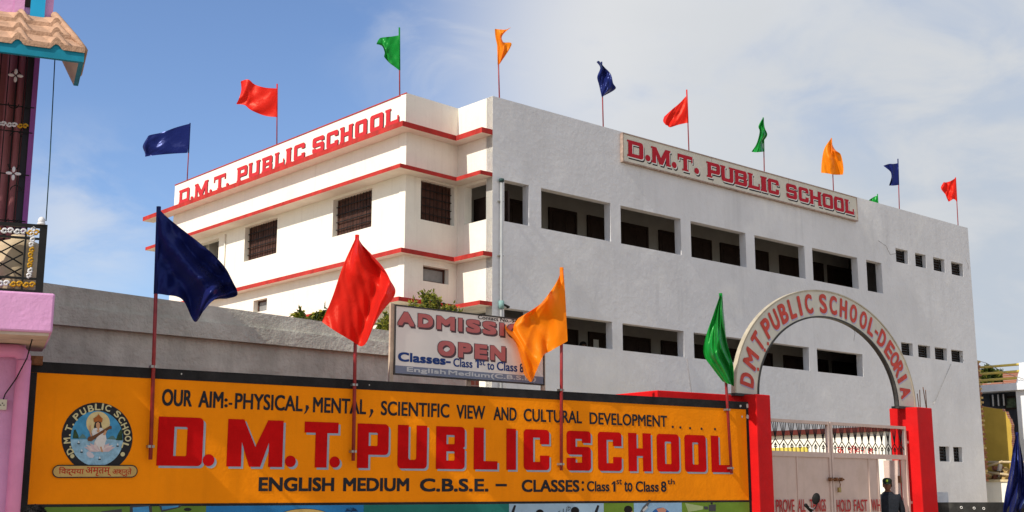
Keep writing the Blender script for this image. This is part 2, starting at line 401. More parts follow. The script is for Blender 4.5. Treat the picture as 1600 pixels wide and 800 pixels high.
def arc(cx, cy, rx, ry, a0, a1, n=5):
    return [(cx + rx * math.cos(R(a0 + (a1 - a0) * i / n)), cy + ry * math.sin(R(a0 + (a1 - a0) * i / n))) for i in range(n + 1)]
def glyph(ch, asp, t, h, r, slab=0.0):
    """block letters in a 1 x 1 box: list of loop sets. t stem width, h bar height (fractions), r corner radius, asp = width/height"""
    rx = r / asp; k = []
    def rr(x0, y0, x1, y1, c='0000', q=1.0):   # rounded rect, corners bl br tr tl
        p = []
        p += arc(x0 + rx * q, y0 + r * q, rx * q, r * q, 180, 270) if c[0] == '1' else [(x0, y0)]
        p += arc(x1 - rx * q, y0 + r * q, rx * q, r * q, 270, 360) if c[1] == '1' else [(x1, y0)]
        p += arc(x1 - rx * q, y1 - r * q, rx * q, r * q, 0, 90) if c[2] == '1' else [(x1, y1)]
        p += arc(x0 + rx * q, y1 - r * q, rx * q, r * q, 90, 180) if c[3] == '1' else [(x0, y1)]
        return p
    if ch == 'D': k = [[rr(0, 0, 1, 1, '0110'), rr(t, h, 1 - t, 1 - h, '0110', .35)]]
    elif ch == 'O': k = [[rr(0, 0, 1, 1, '1111'), rr(t, h, 1 - t, 1 - h, '1111', .35)]]
    elif ch == 'M': k = [[[(0, 0), (t * .95, 0), (t * .95, .52), (.5 - .1, .0), (.5 + .1, 0), (1 - t * .95, .52), (1 - t * .95, 0), (1, 0), (1, 1), (1 - t * 1.05, 1), (.5, .42), (t * 1.05, 1), (0, 1)]]]
    elif ch == 'T': k = [[[(.5 - t / 2, 0), (.5 + t / 2, 0), (.5 + t / 2, 1 - h), (1, 1 - h), (1, 1), (0, 1), (0, 1 - h), (.5 - t / 2, 1 - h)]]]
    elif ch == 'P': k = [[[(0, 0), (t, 0), (t, .30)] + arc(1 - rx, .30 + r, rx, r, 270, 360) + arc(1 - rx, 1 - r, rx, r, 0, 90) + [(0, 1)], rr(t, .30 + h, 1 - t, 1 - h, '0110', .3)]]
    elif ch == 'U': k = [[arc(rx, r, rx, r, 180, 270) + arc(1 - rx, r, rx, r, 270, 360) + [(1, 1), (1 - t, 1)] + arc(1 - t - rx * .6, h + r * .6, rx * .6, r * .6, 0, -90) + arc(t + rx * .6, h + r * .6, rx * .6, r * .6, -90, -180) + [(t, 1), (0, 1)]]]
    elif ch == 'B':
        k = [[[(0, 0)] + arc(1 - rx, r, rx, r, 270, 360) + [(1, .5 - r * .35), (1 - rx * .5, .5), (1, .5 + r * .35)] + arc(1 - rx, 1 - r, rx, r, 0, 90) + [(0, 1)],
              rr(t, h, 1 - t, .5 - h * .42, '0110', .3), rr(t, .5 + h * .42, 1 - t, 1 - h, '0110', .3)]]
    elif ch == 'L': k = [[[(0, 0), (1, 0), (1, h), (t, h), (t, 1), (0, 1)]]]
    elif ch == 'I': k = [[[(0, 0), (1, 0), (1, 1), (0, 1)]]]
    elif ch == 'H': k = [[[(0, 0), (t, 0), (t, .5 - h / 2), (1 - t, .5 - h / 2), (1 - t, 0), (1, 0), (1, 1), (1 - t, 1), (1 - t, .5 + h / 2), (t, .5 + h / 2), (t, 1), (0, 1)]]]
    elif ch == 'C':
        k = [[arc(rx, r, rx, r, 180, 270) + arc(1 - rx, r, rx, r, 270, 360) + [(1, .36), (1 - t, .36), (1 - t, h), (t, h), (t, 1 - h), (1 - t, 1 - h), (1 - t, .64), (1, .64)] + arc(1 - rx, 1 - r, rx, r, 0, 90) + arc(rx, 1 - r, rx, r, 90, 180)]]
    elif ch == 'S':
        g = h * .5
        k = [[arc(rx, r, rx, r, 180, 270) + arc(1 - rx, r, rx, r, 270, 360) + arc(1 - rx, .5 + g - r, rx, r, 0, 90) + [(t, .5 + g), (t, 1 - h), (1 - t, 1 - h), (1 - t, .70), (1, .70)]
              + arc(1 - rx, 1 - r, rx, r, 0, 90) + arc(rx, 1 - r, rx, r, 90, 180) + arc(rx, .5 - g + r, rx, r, 180, 270) + [(1 - t, .5 - g), (1 - t, h), (t, h), (t, .32), (0, .32)]]]
    elif ch == '.': k = [[arc(.5, .5, .5, .5, 0, 345, 16)]]
    if slab and ch in 'DMTPUBLIH':
        e = slab / asp; q = h * .55
        def sb(x0, x1, y0, y1): k.append([[(x0, y0), (x1, y0), (x1, y1), (x0, y1)]])
        if ch in 'DPBLMH': sb(-e, -.002, 1 - q, 1)
        if ch in 'DPBLMHI': sb(-e, -.002, 0, q)
        if ch == 'I': sb(-e, -.002, 1 - q, 1); sb(1.002, 1 + e, 0, q); sb(1.002, 1 + e, 1 - q, 1)
        if ch == 'T': sb(.5 - t / 2 - e * 1.3, .498 - t / 2, 0, q); sb(.502 + t / 2, .5 + t / 2 + e * 1.3, 0, q); sb(0, t * .35, 1 - h * 1.8, .998 - h); sb(1 - t * .35, 1, 1 - h * 1.8, .998 - h)
        if ch == 'P': sb(t + .002, t + e, 0, q)
        if ch == 'L': sb(t + .002, t + e, 1 - q, 1); sb(1 - t * .4, 1, h + .002, h * 1.9)
        if ch == 'U': sb(-e, -.002, 1 - q, 1); sb(t + .002, t + e * .7, 1 - q, 1); sb(1 - t - e * .7, .998 - t, 1 - q, 1); sb(1.002, 1 + e, 1 - q, 1)
        if ch in 'MH': sb(1.002, 1 + e, 0, q); sb(1.002, 1 + e, 1 - q, 1)
    return k
def put_glyph(b, F, ch, s0, s1, z0, z1, o, m, th, hh, r, slab=0.0, flip=False):
    """th, hh, r, slab in metres / fraction of height"""
    if s1 < s0: s0, s1 = s1, s0
    H = z1 - z0; W = s1 - s0; asp = W / H
    if ch in 'I.': tt = 1
    else: tt = min(.42, th / asp)
    for j, loops in enumerate(glyph(ch, asp, tt, hh, r, slab)):
        conv = lambda x, y: F.p((s1 - W * x) if flip else (s0 + W * x), o, z0 + H * y)
        b.poly(F, loops, o, m, conv)

# ================================================================ ground and road
GROUND = mat('dusty earth', (.47, .38, .27), .95, .2, .6, .4, 8, stain=.4, stcol=(.38, .30, .21))
ASPH = mat('worn asphalt', (.10, .093, .085), .9, .25, 1.5, .4, 60, stain=.5, stcol=(.22, .19, .15))
b = MB(); b.face([(-700, -300, 0), (700, -300, 0), (700, 1200, 0), (-700, 1200, 0)], GROUND)
tag(b.build('ground'), kind='structure')
b = MB(); FR = Frame(FS.p(0, 5.2, 0), 55.2)
b.face([FR.p(-90, 0, .004), FR.p(-90, 6.5, .004), FR.p(60, 6.5, .004), FR.p(60, 0, .004)], ASPH)
tag(b.build('road'), kind='structure')

# ================================================================ the school building
school = thing('school_building', K.to_tuple()[:2] + (0,), 'white and grey three storey school with red ledges behind the gate', 'school')
ALEN = 12.8; BLEN = 24.14; PTOP = 11.35; TW = .24
def rect_px(F, xl, xr, xe, yt, yb):
    """opening from its two side pixels and the top/bottom pixel rows measured at column xe"""
    zt = F.px(xe, yt)[1]; zb = F.px(xe, yb)[1]
    s = sorted((F.px(xl, (yt + yb) / 2)[0], F.px(xr, (yt + yb) / 2)[0]))
    return (s[0], s[1], zb, zt)
Aops = [rect_px(FA, 382.7, 432.8, 432.8, 340, 395), rect_px(FA, 520.5, 580.8, 580.8, 293.5, 353.8), rect_px(FA, 396, 417, 417, 465.4, 484.5)]
q = rect_px(FA, 300, 341.5, 341.5, 372, 404); Aops.append((q[0], q[0] + 1.7, q[2], q[3]))
Wops = [rect_px(FW, 657.5, 710, 657.5, 280, 342.5), rect_px(FW, 661, 701, 661, 414, 438.5)]
q = rect_px(FA2, 725.7, 759.7, 759.7, 282.7, 342.5); A2ops = [q, (q[0], q[1], q[2] - 3.3, 5.82)]
UZ = (8.12, 9.2); LZ = (5.15, 5.9)
def sB(x, y, o=0): return FB.px(x, y, o)[0]
slots = [(788, 826.4, 285), (845.5, 954, 310), (969.7, 1064, 340), (1079.4, 1165.5, 365), (1179.5, 1257.8, 390), (1270, 1341, 415), (1354.6, 1378.6, 430)]
slots = [(sB(a, y), sB(c, y + (c - a) * .24)) for a, c, y in slots]
Bops = [(a, c, *UZ) for a, c in slots] + [(a, c, *LZ) for a, c in slots[:6]]
vents = []
for xs, yt, yb in ((((1400.5, 1419.4), (1430.5, 1447), (1458.4, 1476), (1486, 1504)), 9.37, 9.87),
                   (((1409, 1427), (1435, 1454), (1461, 1480), (1486.5, 1505)), FB.px(1490, 565)[1], FB.px(1488, 546)[1])):
    for x0, x1 in xs:
        yy = 410 if yt > 8 else 553
        vents.append((sB(x0, yy), sB(x1, yy), yt, yb))
for x0, x1 in ((1468, 1484), (1490, 1504)): vents.append((sB(x0, 710), sB(x1, 710), 2.43, 2.96))
Bops += vents

b = MB(); wall_with_openings(b, FA, TW, ALEN, 0, PTOP, TW, Aops, WHITE)
wall_with_openings(b, FW, 0, WLEN - .002, 0, PTOP - .002, TW, Wops, WHITE)
wall_with_openings(b, FA2, .002, s716, 0, PTOP - .004, TW, A2ops, WHITE)
b.build('white_wall', school)
b = MB(); wall_with_openings(b, FB, 0, BLEN, 0, PTOP, TW, Bops, GREY)
b.box(FB, BLEN - .24, BLEN, -12.41, -.242, 0, PTOP - .003, GREY)
b.build('grey_wall', school)
# roof deck, rear walls, floors and the open corridors behind the slots
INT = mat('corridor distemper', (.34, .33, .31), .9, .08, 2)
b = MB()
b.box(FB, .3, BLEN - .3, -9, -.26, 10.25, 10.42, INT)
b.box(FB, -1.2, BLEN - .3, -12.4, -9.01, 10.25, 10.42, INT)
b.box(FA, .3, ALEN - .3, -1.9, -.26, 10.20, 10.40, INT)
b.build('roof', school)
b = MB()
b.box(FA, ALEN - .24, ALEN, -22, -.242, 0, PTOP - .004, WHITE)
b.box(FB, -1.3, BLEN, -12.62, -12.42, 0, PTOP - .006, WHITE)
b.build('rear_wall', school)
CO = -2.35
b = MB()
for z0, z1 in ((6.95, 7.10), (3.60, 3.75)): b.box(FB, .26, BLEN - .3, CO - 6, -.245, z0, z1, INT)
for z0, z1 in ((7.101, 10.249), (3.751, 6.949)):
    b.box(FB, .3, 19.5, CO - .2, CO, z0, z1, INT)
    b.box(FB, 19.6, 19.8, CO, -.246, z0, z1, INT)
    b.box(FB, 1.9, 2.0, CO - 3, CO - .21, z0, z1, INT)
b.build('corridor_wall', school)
dpx = [(796, 818, 318), (859, 897, 330), (919, 954, 345), (970, 1008.6, 355), (1030.7, 1064, 370), (1079, 1108, 380), (1126.6, 1164, 392), (1180, 1197, 398), (1219, 1258, 410), (1272, 1283, 418), (1294, 1338, 425)]
for x0, x1, yy in dpx:
    a, c = sB(x0, yy, CO), sB(x1, yy, CO)
    if x0 in (796, 919, 1030.7, 1126.6, 1219): c = a + max(1.05, c - a)
    for zf, zt in ((7.101, 9.41), (3.751, 5.91)):
        b = MB()
        b.box(FB, a - .07, a, CO, CO + .06, zf, zt + .07, DOORDARK); b.box(FB, c, c + .07, CO, CO + .06, zf, zt + .07, DOORDARK); b.box(FB, a, c, CO, CO + .06, zt, zt + .07, DOORDARK)
        d = b.build('door_frame', school)
        b = MB(); m_ = (a + c) / 2
        for u, v in ((a, m_ - .004), (m_ + .004, c)):
            b.box(FB, u, v, CO + .001, CO + .035, zf, zt - .003, DOORDARK)
            b.box(FB, u + .08, v - .08, CO + .036, CO + .045, zf + 1.2, zt - .12, DOORDARK)
        b.build('door_leaf', d)

# ledges (chajjas) wrapping the white corner: white slabs with a red painted edge
def mitre(F1, e1, F2, e2):      # corner of two offset lines in plan
    p, r = F1.p(0, e1, 0), F1.d; q2, s = F2.p(0, e2, 0), F2.d
    den = r.x * s.y - r.y * s.x; t = ((q2.x - p.x) * s.y - (q2.y - p.y) * s.x) / den
    return p + r * t
def ledge(z, th, eA, eW, eA2, left):
    inn = [FA.p(left, .003, 0), FA.p(0, .003, 0), FW.p(WLEN, .003, 0), FA2.p(.0, .003, 0)]
    inn[1] = mitre(FA, .003, FW, .003); inn[2] = mitre(FW, .003, FA2, .003)
    ou = [FA.p(left, eA, 0), mitre(FA, eA, FW, eW), mitre(FW, eW, FA2, eA2), FA2.p(0, eA2, 0)]
    b = MB(); up = Vector((0, 0, 1))
    for i in range(3):
        a0, a1, c0, c1 = inn[i], inn[i + 1], ou[i], ou[i + 1]
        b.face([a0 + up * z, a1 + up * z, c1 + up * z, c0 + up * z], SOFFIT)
        b.face([a0 + up * (z + th), c0 + up * (z + th), c1 + up * (z + th), a1 + up * (z + th)], REDTRIM)
        b.face([c0 + up * z, c1 + up * z, c1 + up * (z + th), c0 + up * (z + th)], REDTRIM)
    b.face([inn[0] + up * z, ou[0] + up * z, ou[0] + up * (z + th), inn[0] + up * (z + th)], REDTRIM)
    b.face([inn[3] + up * z, ou[3] + up * z, ou[3] + up * (z + th), inn[3] + up * (z + th)], REDTRIM)
    b.build('red_ledge', school, merge=True)
ledge(10.31, .14, .40, .34, .36, ALEN + 1.45)
ledge(9.215, .105, .50, .40, .40, ALEN + .9)
ledge(7.15, .115, .28, .22, .30, ALEN + .1)
ledge(5.905, .105, .46, .38, .40, ALEN + .1)

# windows of the white front
def shutter_window(F, o4, small=False, sgn=1):
    s0, s1, z0, z1 = o4; dp = -.15
    b = MB()
    fw = .05
    for a, c, d, e in ((s0, s0 + fw, z0, z1), (s1 - fw, s1, z0, z1), (s0 + fw, s1 - fw, z0, z0 + fw), (s0 + fw, s1 - fw, z1 - fw, z1)):
        b.box(F, a + .002, c - .002, dp - .06, dp, d + .002, e - .002, DARKWOOD)
    wn = b.build('window', school)
    b = MB()
    if small:
        b.box(F, s0 + fw, s1 - fw, dp - .05, dp - .03, z0 + fw, z1 - fw, mat('dusty window glass', (.26, .26, .26), .35, .15, 4))
        b.build('window_pane', wn)
    else:
        n = max(6, int((s1 - s0) / .11)); wd = (s1 - s0 - 2 * fw) / n
        for i in range(n):
            a = s0 + fw + i * wd
            b.box(F, a + .004, a + wd - .004, dp - .05, dp - .02 - .006 * (i % 2), z0 + fw, z1 - fw, DARKWOOD)
        b.box(F, s0 + fw, s1 - fw, dp - .06, dp - .051, z0 + fw, z1 - fw, DOORDARK)
        b.build('shutter', wn)
        b = MB()
        for i in range(1, int((s1 - s0) / .14)):
            a = s0 + i * .14; b.tube([F.p(a, dp + .03, z0), F.p(a, dp + .03, z1)], .008, IRON, 6)
        for k in range(1, 5):
            zz = z0 + (z1 - z0) * k / 5; b.box(F, s0 + .002, s1 - .002, dp + .015, dp + .045, zz - .008, zz + .008, IRON)
        b.build('grille', wn)
shutter_window(FA, Aops[0]); shutter_window(FA, Aops[1]); shutter_window(FA, Aops[2], True)
shutter_window(FW, Wops[0]); shutter_window(FW, Wops[1], True)
b = MB(); s0, s1, z0, z1 = Aops[3]; b.box(FA, s0 + .01, s1 - .01, -.9, -.8, z0 - .5, z1 + .3, DOORDARK); b.build('window', school)
b = MB()
for s0, s1, z0, z1 in A2ops[:1]:
    b.box(FA2, s0 - .2, s1 + .3, -.62, -.56, z0 - .3, z0 + .80, DOORDARK)
b.build('shutter', school)
for s0, s1, z0, z1 in vents:
    b = MB()
    for a, c in ((s0 + .002, s0 + .03), (s1 - .03, s1 - .002)): b.box(FB, a, c, -.2, -.15, z0 + .002, z1 - .002, IRON)
    b.box(FB, s0 + .03, s1 - .03, -.23, -.22, z0 + .002, z1 - .002, DOORDARK)
    f = b.build('vent_window', school)
    b = MB()
    n = 5
    for i in range(n):
        zz = z0 + (z1 - z0) * (i + .5) / n
        b.hexa([FB.p(s0 + .03, -.21, zz - .01), FB.p(s1 - .03, -.21, zz - .01), FB.p(s1 - .03, -.15, zz - .045), FB.p(s0 + .03, -.15, zz - .045),
                FB.p(s0 + .03, -.21, zz), FB.p(s1 - .03, -.21, zz), FB.p(s1 - .03, -.15, zz - .036), FB.p(s0 + .03, -.15, zz - .036)], mat('grey louvre glass', (.07, .075, .08), .4, .2, 5))
    b.build('louvre', f)
# coping line on the parapet of the front
b = MB(); b.box(FA, 0.0, ALEN, .002, .02, PTOP - .012, PTOP + .012, REDTRIM); b.box(FA, 0, .035, .002, .032, 10.45, PTOP - .036, WHITE)
b.build('parapet_coping', school)
# drain pipe near the corner
s_, z_ = FB.px(783.5, 283, .07)
b = MB(); b.tube([FB.p(s_, .075, z_), FB.p(s_, .075, 0)], .038, PVC, 12)
b.tube([FB.p(s_, .075, z_ - .02), FB.p(s_, .075, z_ + .06)], .066, mat('dark pipe cap', (.03, .06, .06), .5), 12)
for zz in (5.95, 3.0): b.tube([FB.p(s_, .075, zz - .1), FB.p(s_, .075, zz + .1)], .068, mat('green pipe joint', (.20, .34, .33), .5), 12)
b.tube([FB.p(s_, .075, 5.98), FB.p(s_ + .25, .075, 5.92), FB.p(s_ + .26, -.01, 5.92)], .03, IRON, 8)
for zz in (8.6, 7.2, 4.5): b.box(FB, s_ - .075, s_ + .075, .001, .075, zz - .015, zz + .015, STEEL)
b.build('drain_pipe', school)
b = MB(); s_, z_ = FA.px(352, 366, .03); b.tube([FA.p(s_, .03, z_), FA.p(s_, .03, z_ - 2.0)], .02, SOFFIT, 8); b.build('conduit', school)
# crack and thin cable on the grey side
for cr_pts in (((1372, 376), (1384, 384), (1391, 398), (1400, 396)), ((1508, 404), (1512, 412), (1513, 420)), ((1330, 505), (1336, 520), (1334, 532))):
    b = MB(); b.tube([FB.p(*(lambda q: (q[0], .003, q[1]))(FB.px(x, y))) for x, y in cr_pts], .007, mat('dark crack', (.25, .24, .25)), 4); b.build('wall_crack', school)
b = MB(); pts = [FB.px(1073, 560), FB.px(1077, 590), FB.px(1080, 612), FB.px(1082, 640)]
b.tube([FB.p(s, .006, z) for s, z in pts], .012, mat('dark crack', (.25, .24, .25)), 5); b.build('wall_crack', school)

# lettering on the parapet of the front: red letters with a thin dark shade line
LZ0, LZ1 = 10.64, 11.10
Aword = [('D', 280.5, 295.6), ('.', 298, 302), ('M', 305, 324), ('.', 327.5, 331), ('T', 334, 352), ('.', 353.5, 357.5), ('P', 371, 386), ('U', 389, 405), ('B', 410, 425), ('L', 430, 444), ('I', 447.5, 454), ('C', 459, 476),
         ('S', 488, 506), ('C', 510, 528), ('H', 532, 550), ('O', 554.5, 573), ('O', 578, 598.5), ('L', 603, 623)]
APRED = mat('vermilion letter paint', (.50, .03, .035), .6, .06, 3)
b1 = MB(); b2 = MB()
for ch, x0, x1 in Aword:
    f_ = (x0 - 280) / 343; ym = 303 - f_ * 128
    a, c = FA.px(x0, ym, .01)[0], FA.px(x1, ym, .01)[0]; lo, hi = min(a, c), max(a, c)
    z0, z1 = (LZ0, LZ1) if ch != '.' else (LZ0, LZ0 + .11)
    put_glyph(b2, FA, ch, lo - .035, hi - .035, z0 - .025, z1 - .025, .004, SIGNBLACK, .36, .21, .18, .08, True)
    put_glyph(b1, FA, ch, lo, hi, z0, z1, .009, APRED, .38, .24, .18, .08, True)
l1 = b1.build('lettering', school, recalc=False); b2.build('letter_shade', l1, recalc=False)

# ================================================================ the name board hung high on the grey side
TLb, BLb = FB.px(973, 208, .10), FB.px(975, 249, .10); TRb, BRb = FB.px(1337.5, 310, .10), FB.px(1340, 346, .10)
bs0, bs1 = (TLb[0] + BLb[0]) / 2, (TRb[0] + BRb[0]) / 2; bz1, bz0 = (TLb[1] + TRb[1]) / 2, (BLb[1] + BRb[1]) / 2
nb = thing('name_board', FB.p(bs0, .1, bz0), 'long cream name board with crimson slab letters high on the grey wall', 'sign board')
b = MB(); b.box(FB, bs0, bs1, .04, .10, bz0, bz1, BOARDCREAM)
b.build('panel', nb)
b = MB()
for a, c, d, e in ((bs0 - .03, bs1 + .03, bz0 - .035, bz0 - .001), (bs0 - .03, bs1 + .03, bz1 + .001, bz1 + .03), (bs0 - .03, bs0 - .001, bz0, bz1), (bs1 + .001, bs1 + .03, bz0, bz1)):
    b.box(FB, a, c, .005, .115, d, e, RUSTFRAME)
n = 3
for i in range(1, n): b.box(FB, bs0 + (bs1 - bs0) * i / n - .004, bs0 + (bs1 - bs0) * i / n + .004, .1005, .103, bz0, bz1, RUSTFRAME)
b.build('frame', nb)
Bword = [('D', 981.5, 1005), ('.', 1008, 1016), ('M', 1019, 1046), ('.', 1049.5, 1057), ('T', 1059, 1082), ('.', 1084.5, 1092), ('P', 1105.5, 1125), ('U', 1127, 1145.5), ('B', 1148.5, 1167), ('L', 1170, 1187), ('I', 1189.5, 1197), ('C', 1200, 1217),
         ('S', 1228.5, 1245), ('C', 1248, 1263.3), ('H', 1266, 1282.5), ('O', 1285.5, 1301.5), ('O', 1303.5, 1318.5), ('L', 1321, 1334)]
lz0, lz1 = bz0 + .2 * (bz1 - bz0), bz0 + .82 * (bz1 - bz0)
b1 = MB(); b2 = MB(); b3 = MB()
WP = mat('white outline paint', (.72, .72, .70), .6, .04)
for ch, x0, x1 in Bword:
    ym = 232 + (x0 - 981) * .272
    a, c = FB.px(x0, ym, .105)[0], FB.px(x1, ym, .105)[0]
    z0, z1 = (lz0, lz1) if ch != '.' else (lz0, lz0 + .19)
    put_glyph(b3, FB, ch, a + .06, c + .06, z0 - .07, z1 - .05, .103, SIGNBLACK, .34, .22, .2, .09)
    put_glyph(b2, FB, ch, a + .025, c + .03, z0 - .03, z1 - .01, .107, WP, .36, .24, .2, .10)
    put_glyph(b1, FB, ch, a, c, z0, z1, .111, SIGNRED, .35, .22, .2, .09)
l1 = b1.build('lettering', nb, recalc=False); b2.build('letter_outline', l1, recalc=False); b3.build('letter_shade', l1, recalc=False)

# ================================================================ painted boundary wall
bw = thing('boundary_wall', FS.p(-5, 0, 0), 'orange painted boundary wall with school lettering, black border and mural panels', 'wall')
SL, SR = -10.69, .02; WT = 2.72; OB = 1.262; OT = 2.632
b = MB(); b.box(FS, SL, SR, -.13, 0, 0, WT, ORANGE); b.build('masonry', bw)
b = MB()
for a, c, d, e in ((SL, SR, OT, WT + .012), (SL, -10.565, .25, OT - .002), (-.05, SR + .003, .1, OT - .002), (-10.565, -.052, OB - .028, OB)):
    b.box(FS, a, c, .001, .006, d, e, BORDER)
b.box(FS, SL, SR + .004, -.132, .004, WT + .013, WT + .028, BORDER)
for s, z, rr in ((-.02, 2.69, .045), (-.17, 2.68, .03), (-.02, 2.52, .045), (-.14, 2.52, .02), (-9.0, 2.70, .012), (-6.6, 2.69, .010)):
    b.poly(FS, [[(s + rr * random.uniform(.5, 1.1) * math.cos(k * .7), z + rr * random.uniform(.5, 1.1) * math.sin(k * .7)) for k in range(9)]], .0075, mat('chipped plaster', (.55, .53, .50)))
b.build('painted_border', bw)
def S_rect(txt_l, txt_r): pass
def sline(b, words, y0L, y1L, y0R, y1R, xL, xR, m, o, bold, squash=None):
    for wd, x0, x1 in words:
        f_ = ((x0 + x1) / 2 - xL) / (xR - xL); yt = y0L + (y0R - y0L) * f_; yb = y1L + (y1R - y1L) * f_
        a = FS.px(x0, (yt + yb) / 2)[0]; c = FS.px(x1, (yt + yb) / 2)[0]
        zt = FS.px((x0 + x1) / 2, yt)[1]; zb = FS.px((x0 + x1) / 2, yb)[1]
        if squash and wd in squash: zb, zt = zb + (zt - zb) * squash[wd][0], zb + (zt - zb) * squash[wd][1]
        put_text(b, FS, wd, a, c, zb, zt, o, m, bold)
INK = mat('blue black letter paint', (.020, .021, .026), .6, .15, 5)
b = MB()
sline(b, [('OUR', 253, 300), ('AIM', 310, 349)], 607, 634, 650, 668, 253, 1043, INK, .004, .035)
sline(b, [('PHYSICAL', 367, 473), ('MENTAL', 489, 572), ('SCIENTIFIC', 595, 702), ('VIEW', 713, 758), ('AND', 771, 807), ('CULTURAL', 818, 909), ('DEVELOPMENT', 921, 1042)], 607, 634, 650, 668, 253, 1043, INK, .004, .03)
for x, y in ((353, 625), (353, 634), (1051, 667), (1063, 668), (1078, 669), (1096, 670), (1117, 670.5)):
    s, z = FS.px(x, y); b.poly(FS, [arc(s, z, .021, .019, 0, 340, 12)], .004, INK)
s, z = FS.px(360, 631); b.poly(FS, [[(s - .022, z - .012), (s + .022, z - .012), (s + .022, z + .012), (s - .022, z + .012)]], .004, INK)
for x, y in ((479, 641), (580, 647)):
    s, z = FS.px(x, y); b.poly(FS, [[(s - .035, z - .05), (s - .005, z - .03), (s + .03, z + .03), (s + .02, z + .06), (s - .015, z + .06), (s - .012, z)]], .004, INK)
b.build('motto_lettering', bw, recalc=False)
SW = [('D', 246, 317), ('.', 321, 333), ('M', 355, 442), ('.', 448, 461), ('T', 475, 528), ('.', 517, 530), ('P', 558, 607), ('U', 621, 667), ('B', 681, 726), ('L', 740, 777), ('I', 791, 806), ('C', 818, 858),
      ('S', 885, 923), ('C', 934, 971), ('H', 981.5, 1017), ('O', 1026, 1061), ('O', 1069.5, 1103), ('L', 1111, 1142)]
zt_, zb_ = (FS.px(255, 648)[1] + FS.px(1115, 683)[1]) / 2, (FS.px(255, 726)[1] + FS.px(1115, 739)[1]) / 2
b1 = MB(); b2 = MB()
for ch, x0, x1 in SW:
    ym = 687 + (x0 - 246) * .027
    a, c = FS.px(x0, ym)[0], FS.px(x1, ym)[0]
    z0, z1 = (zb_, zt_) if ch != '.' else (zb_, zb_ + .135)
    if ch == '.': a, c = (a + c) / 2 - .07, (a + c) / 2 + .07
    hh = .2 if ch not in 'T' else .24; st = .345 if ch in 'DM' else .29
    put_glyph(b2, FS, ch, a + .028, c + .028, z0 - .024, z1 - .024, .0025, LILAC, st, hh, .10)
    put_glyph(b1, FS, ch, a, c, z0, z1, .005, WALLRED, st, hh, .10)
l1 = b1.build('name_lettering', bw, recalc=False); b2.build('letter_shade', l1, recalc=False)
b = MB()
sline(b, [('ENGLISH', 404, 522), ('MEDIUM', 536, 639)], 745, 768, 747, 768, 404, 640, INK, .004, .06)
sline(b, [('C.B.S.E.', 656, 763)], 747, 768, 748, 769, 656, 763, INK, .004, .06)
s, z = FS.px(783, 758); b.poly(FS, [[(s - .09, z - .016), (s + .09, z - .016), (s + .09, z + .016), (s - .09, z + .016)]], .004, INK)
sline(b, [('CLASSES', 815, 905)], 749, 769, 750, 769, 815, 912, INK, .004, .05)
for x, y in ((910.5, 754), (910.5, 765)):
    s, z = FS.px(x, y); b.poly(FS, [arc(s, z, .022, .02, 0, 340, 12)], .004, INK)
sline(b, [('Class', 917, 952), ('to', 975, 988), ('Class', 993, 1029), ('8', 1032.5, 1041)], 751.5, 768, 752, 769, 915, 1055, INK, .004, .035)
sline(b, [('1', 955.5, 961.5)], 752, 768, 752, 769, 915, 1055, INK, .004, .0)
sline(b, [('st', 963, 971.5), ('th', 1042.5, 1054)], 749, 757, 748, 757, 963, 1055, INK, .004, .03)
b.build('class_lettering', bw, recalc=False)

# round emblem painted at the left
def ell(cx, cy, rx, ry, n=32, a0=0, a1=360): return [FS.px(cx + rx * math.cos(R(a0 + (a1 - a0) * i / n)), cy - ry * math.sin(R(a0 + (a1 - a0) * i / n))) for i in range(n + (0 if a1 - a0 == 360 else 1))]
def pp(*q): return [FS.px(70 + x / 5.333, 610 + y / 5.333) for x, y in q]       # points read off an enlarged view
CREAM = mat('cream emblem paint', (.55, .50, .28), .6, .08)
b = MB(); b.poly(FS, [ell(151.5, 684, 55.5, 55, 48)], .004, SIGNBLACK); em = b.build('emblem', bw, recalc=False)
SKYP = mat('emblem sky paint', (.06, .27, .48), .6, .15, 12); LAKE = mat('emblem lake paint', (.24, .42, .56), .6, .2, 20); SKIN = mat('emblem skin paint', (.52, .28, .15), .6, .05)
EGREEN = mat('emblem green paint', (.035, .07, .035), .6, .3, 20)
b = MB(); b.poly(FS, [ell(151, 685, 41, 43, 40, -2, 182)], .0055, SKYP)
b.build('sky_painting', em, recalc=False)
b = MB(); b.poly(FS, [ell(151, 686.5, 41, 42, 40, 180, 360)], .0055, LAKE)
for x, y in ((280, 440), (305, 510), (455, 570), (605, 460)):
    b.poly(FS, [pp((x - 14, y), (x + 14, y), (x + 8, y + 10), (x - 8, y + 10))], .0065, SIGNBLACK); b.poly(FS, [pp((x, y - 22), (x + 8, y - 2), (x - 3, y - 2))], .0068, WP)
b.poly(FS, [pp((345, 520), (365, 505), (395, 525), (412, 545), (400, 562), (370, 560), (352, 545))], .0065, mat('swan paint', (.55, .52, .58)))
b.build('lake_painting', em, recalc=False)
b = MB(); b.poly(FS, [pp((232, 400), (240, 330), (255, 325), (278, 375), (282, 402))], .0068, EGREEN); b.poly(FS, [pp((590, 415), (605, 370), (632, 320), (645, 345), (648, 418))], .0068, EGREEN)
b.poly(FS, [pp((275, 402), (312, 362), (330, 372), (345, 400))], .0064, mat('hill paint', (.10, .20, .20))); b.poly(FS, [pp((515, 405), (550, 380), (570, 378), (600, 412))], .0064, MATS['hill paint'])
b.build('hill_painting', em, recalc=False)
b = MB(); b.poly(FS, [ell(153, 661.5, 18.5, 18.5, 28)], .0072, mat('halo paint', (.62, .50, .25), .6, .08, 20)); b.build('halo', em, recalc=False)
b = MB()
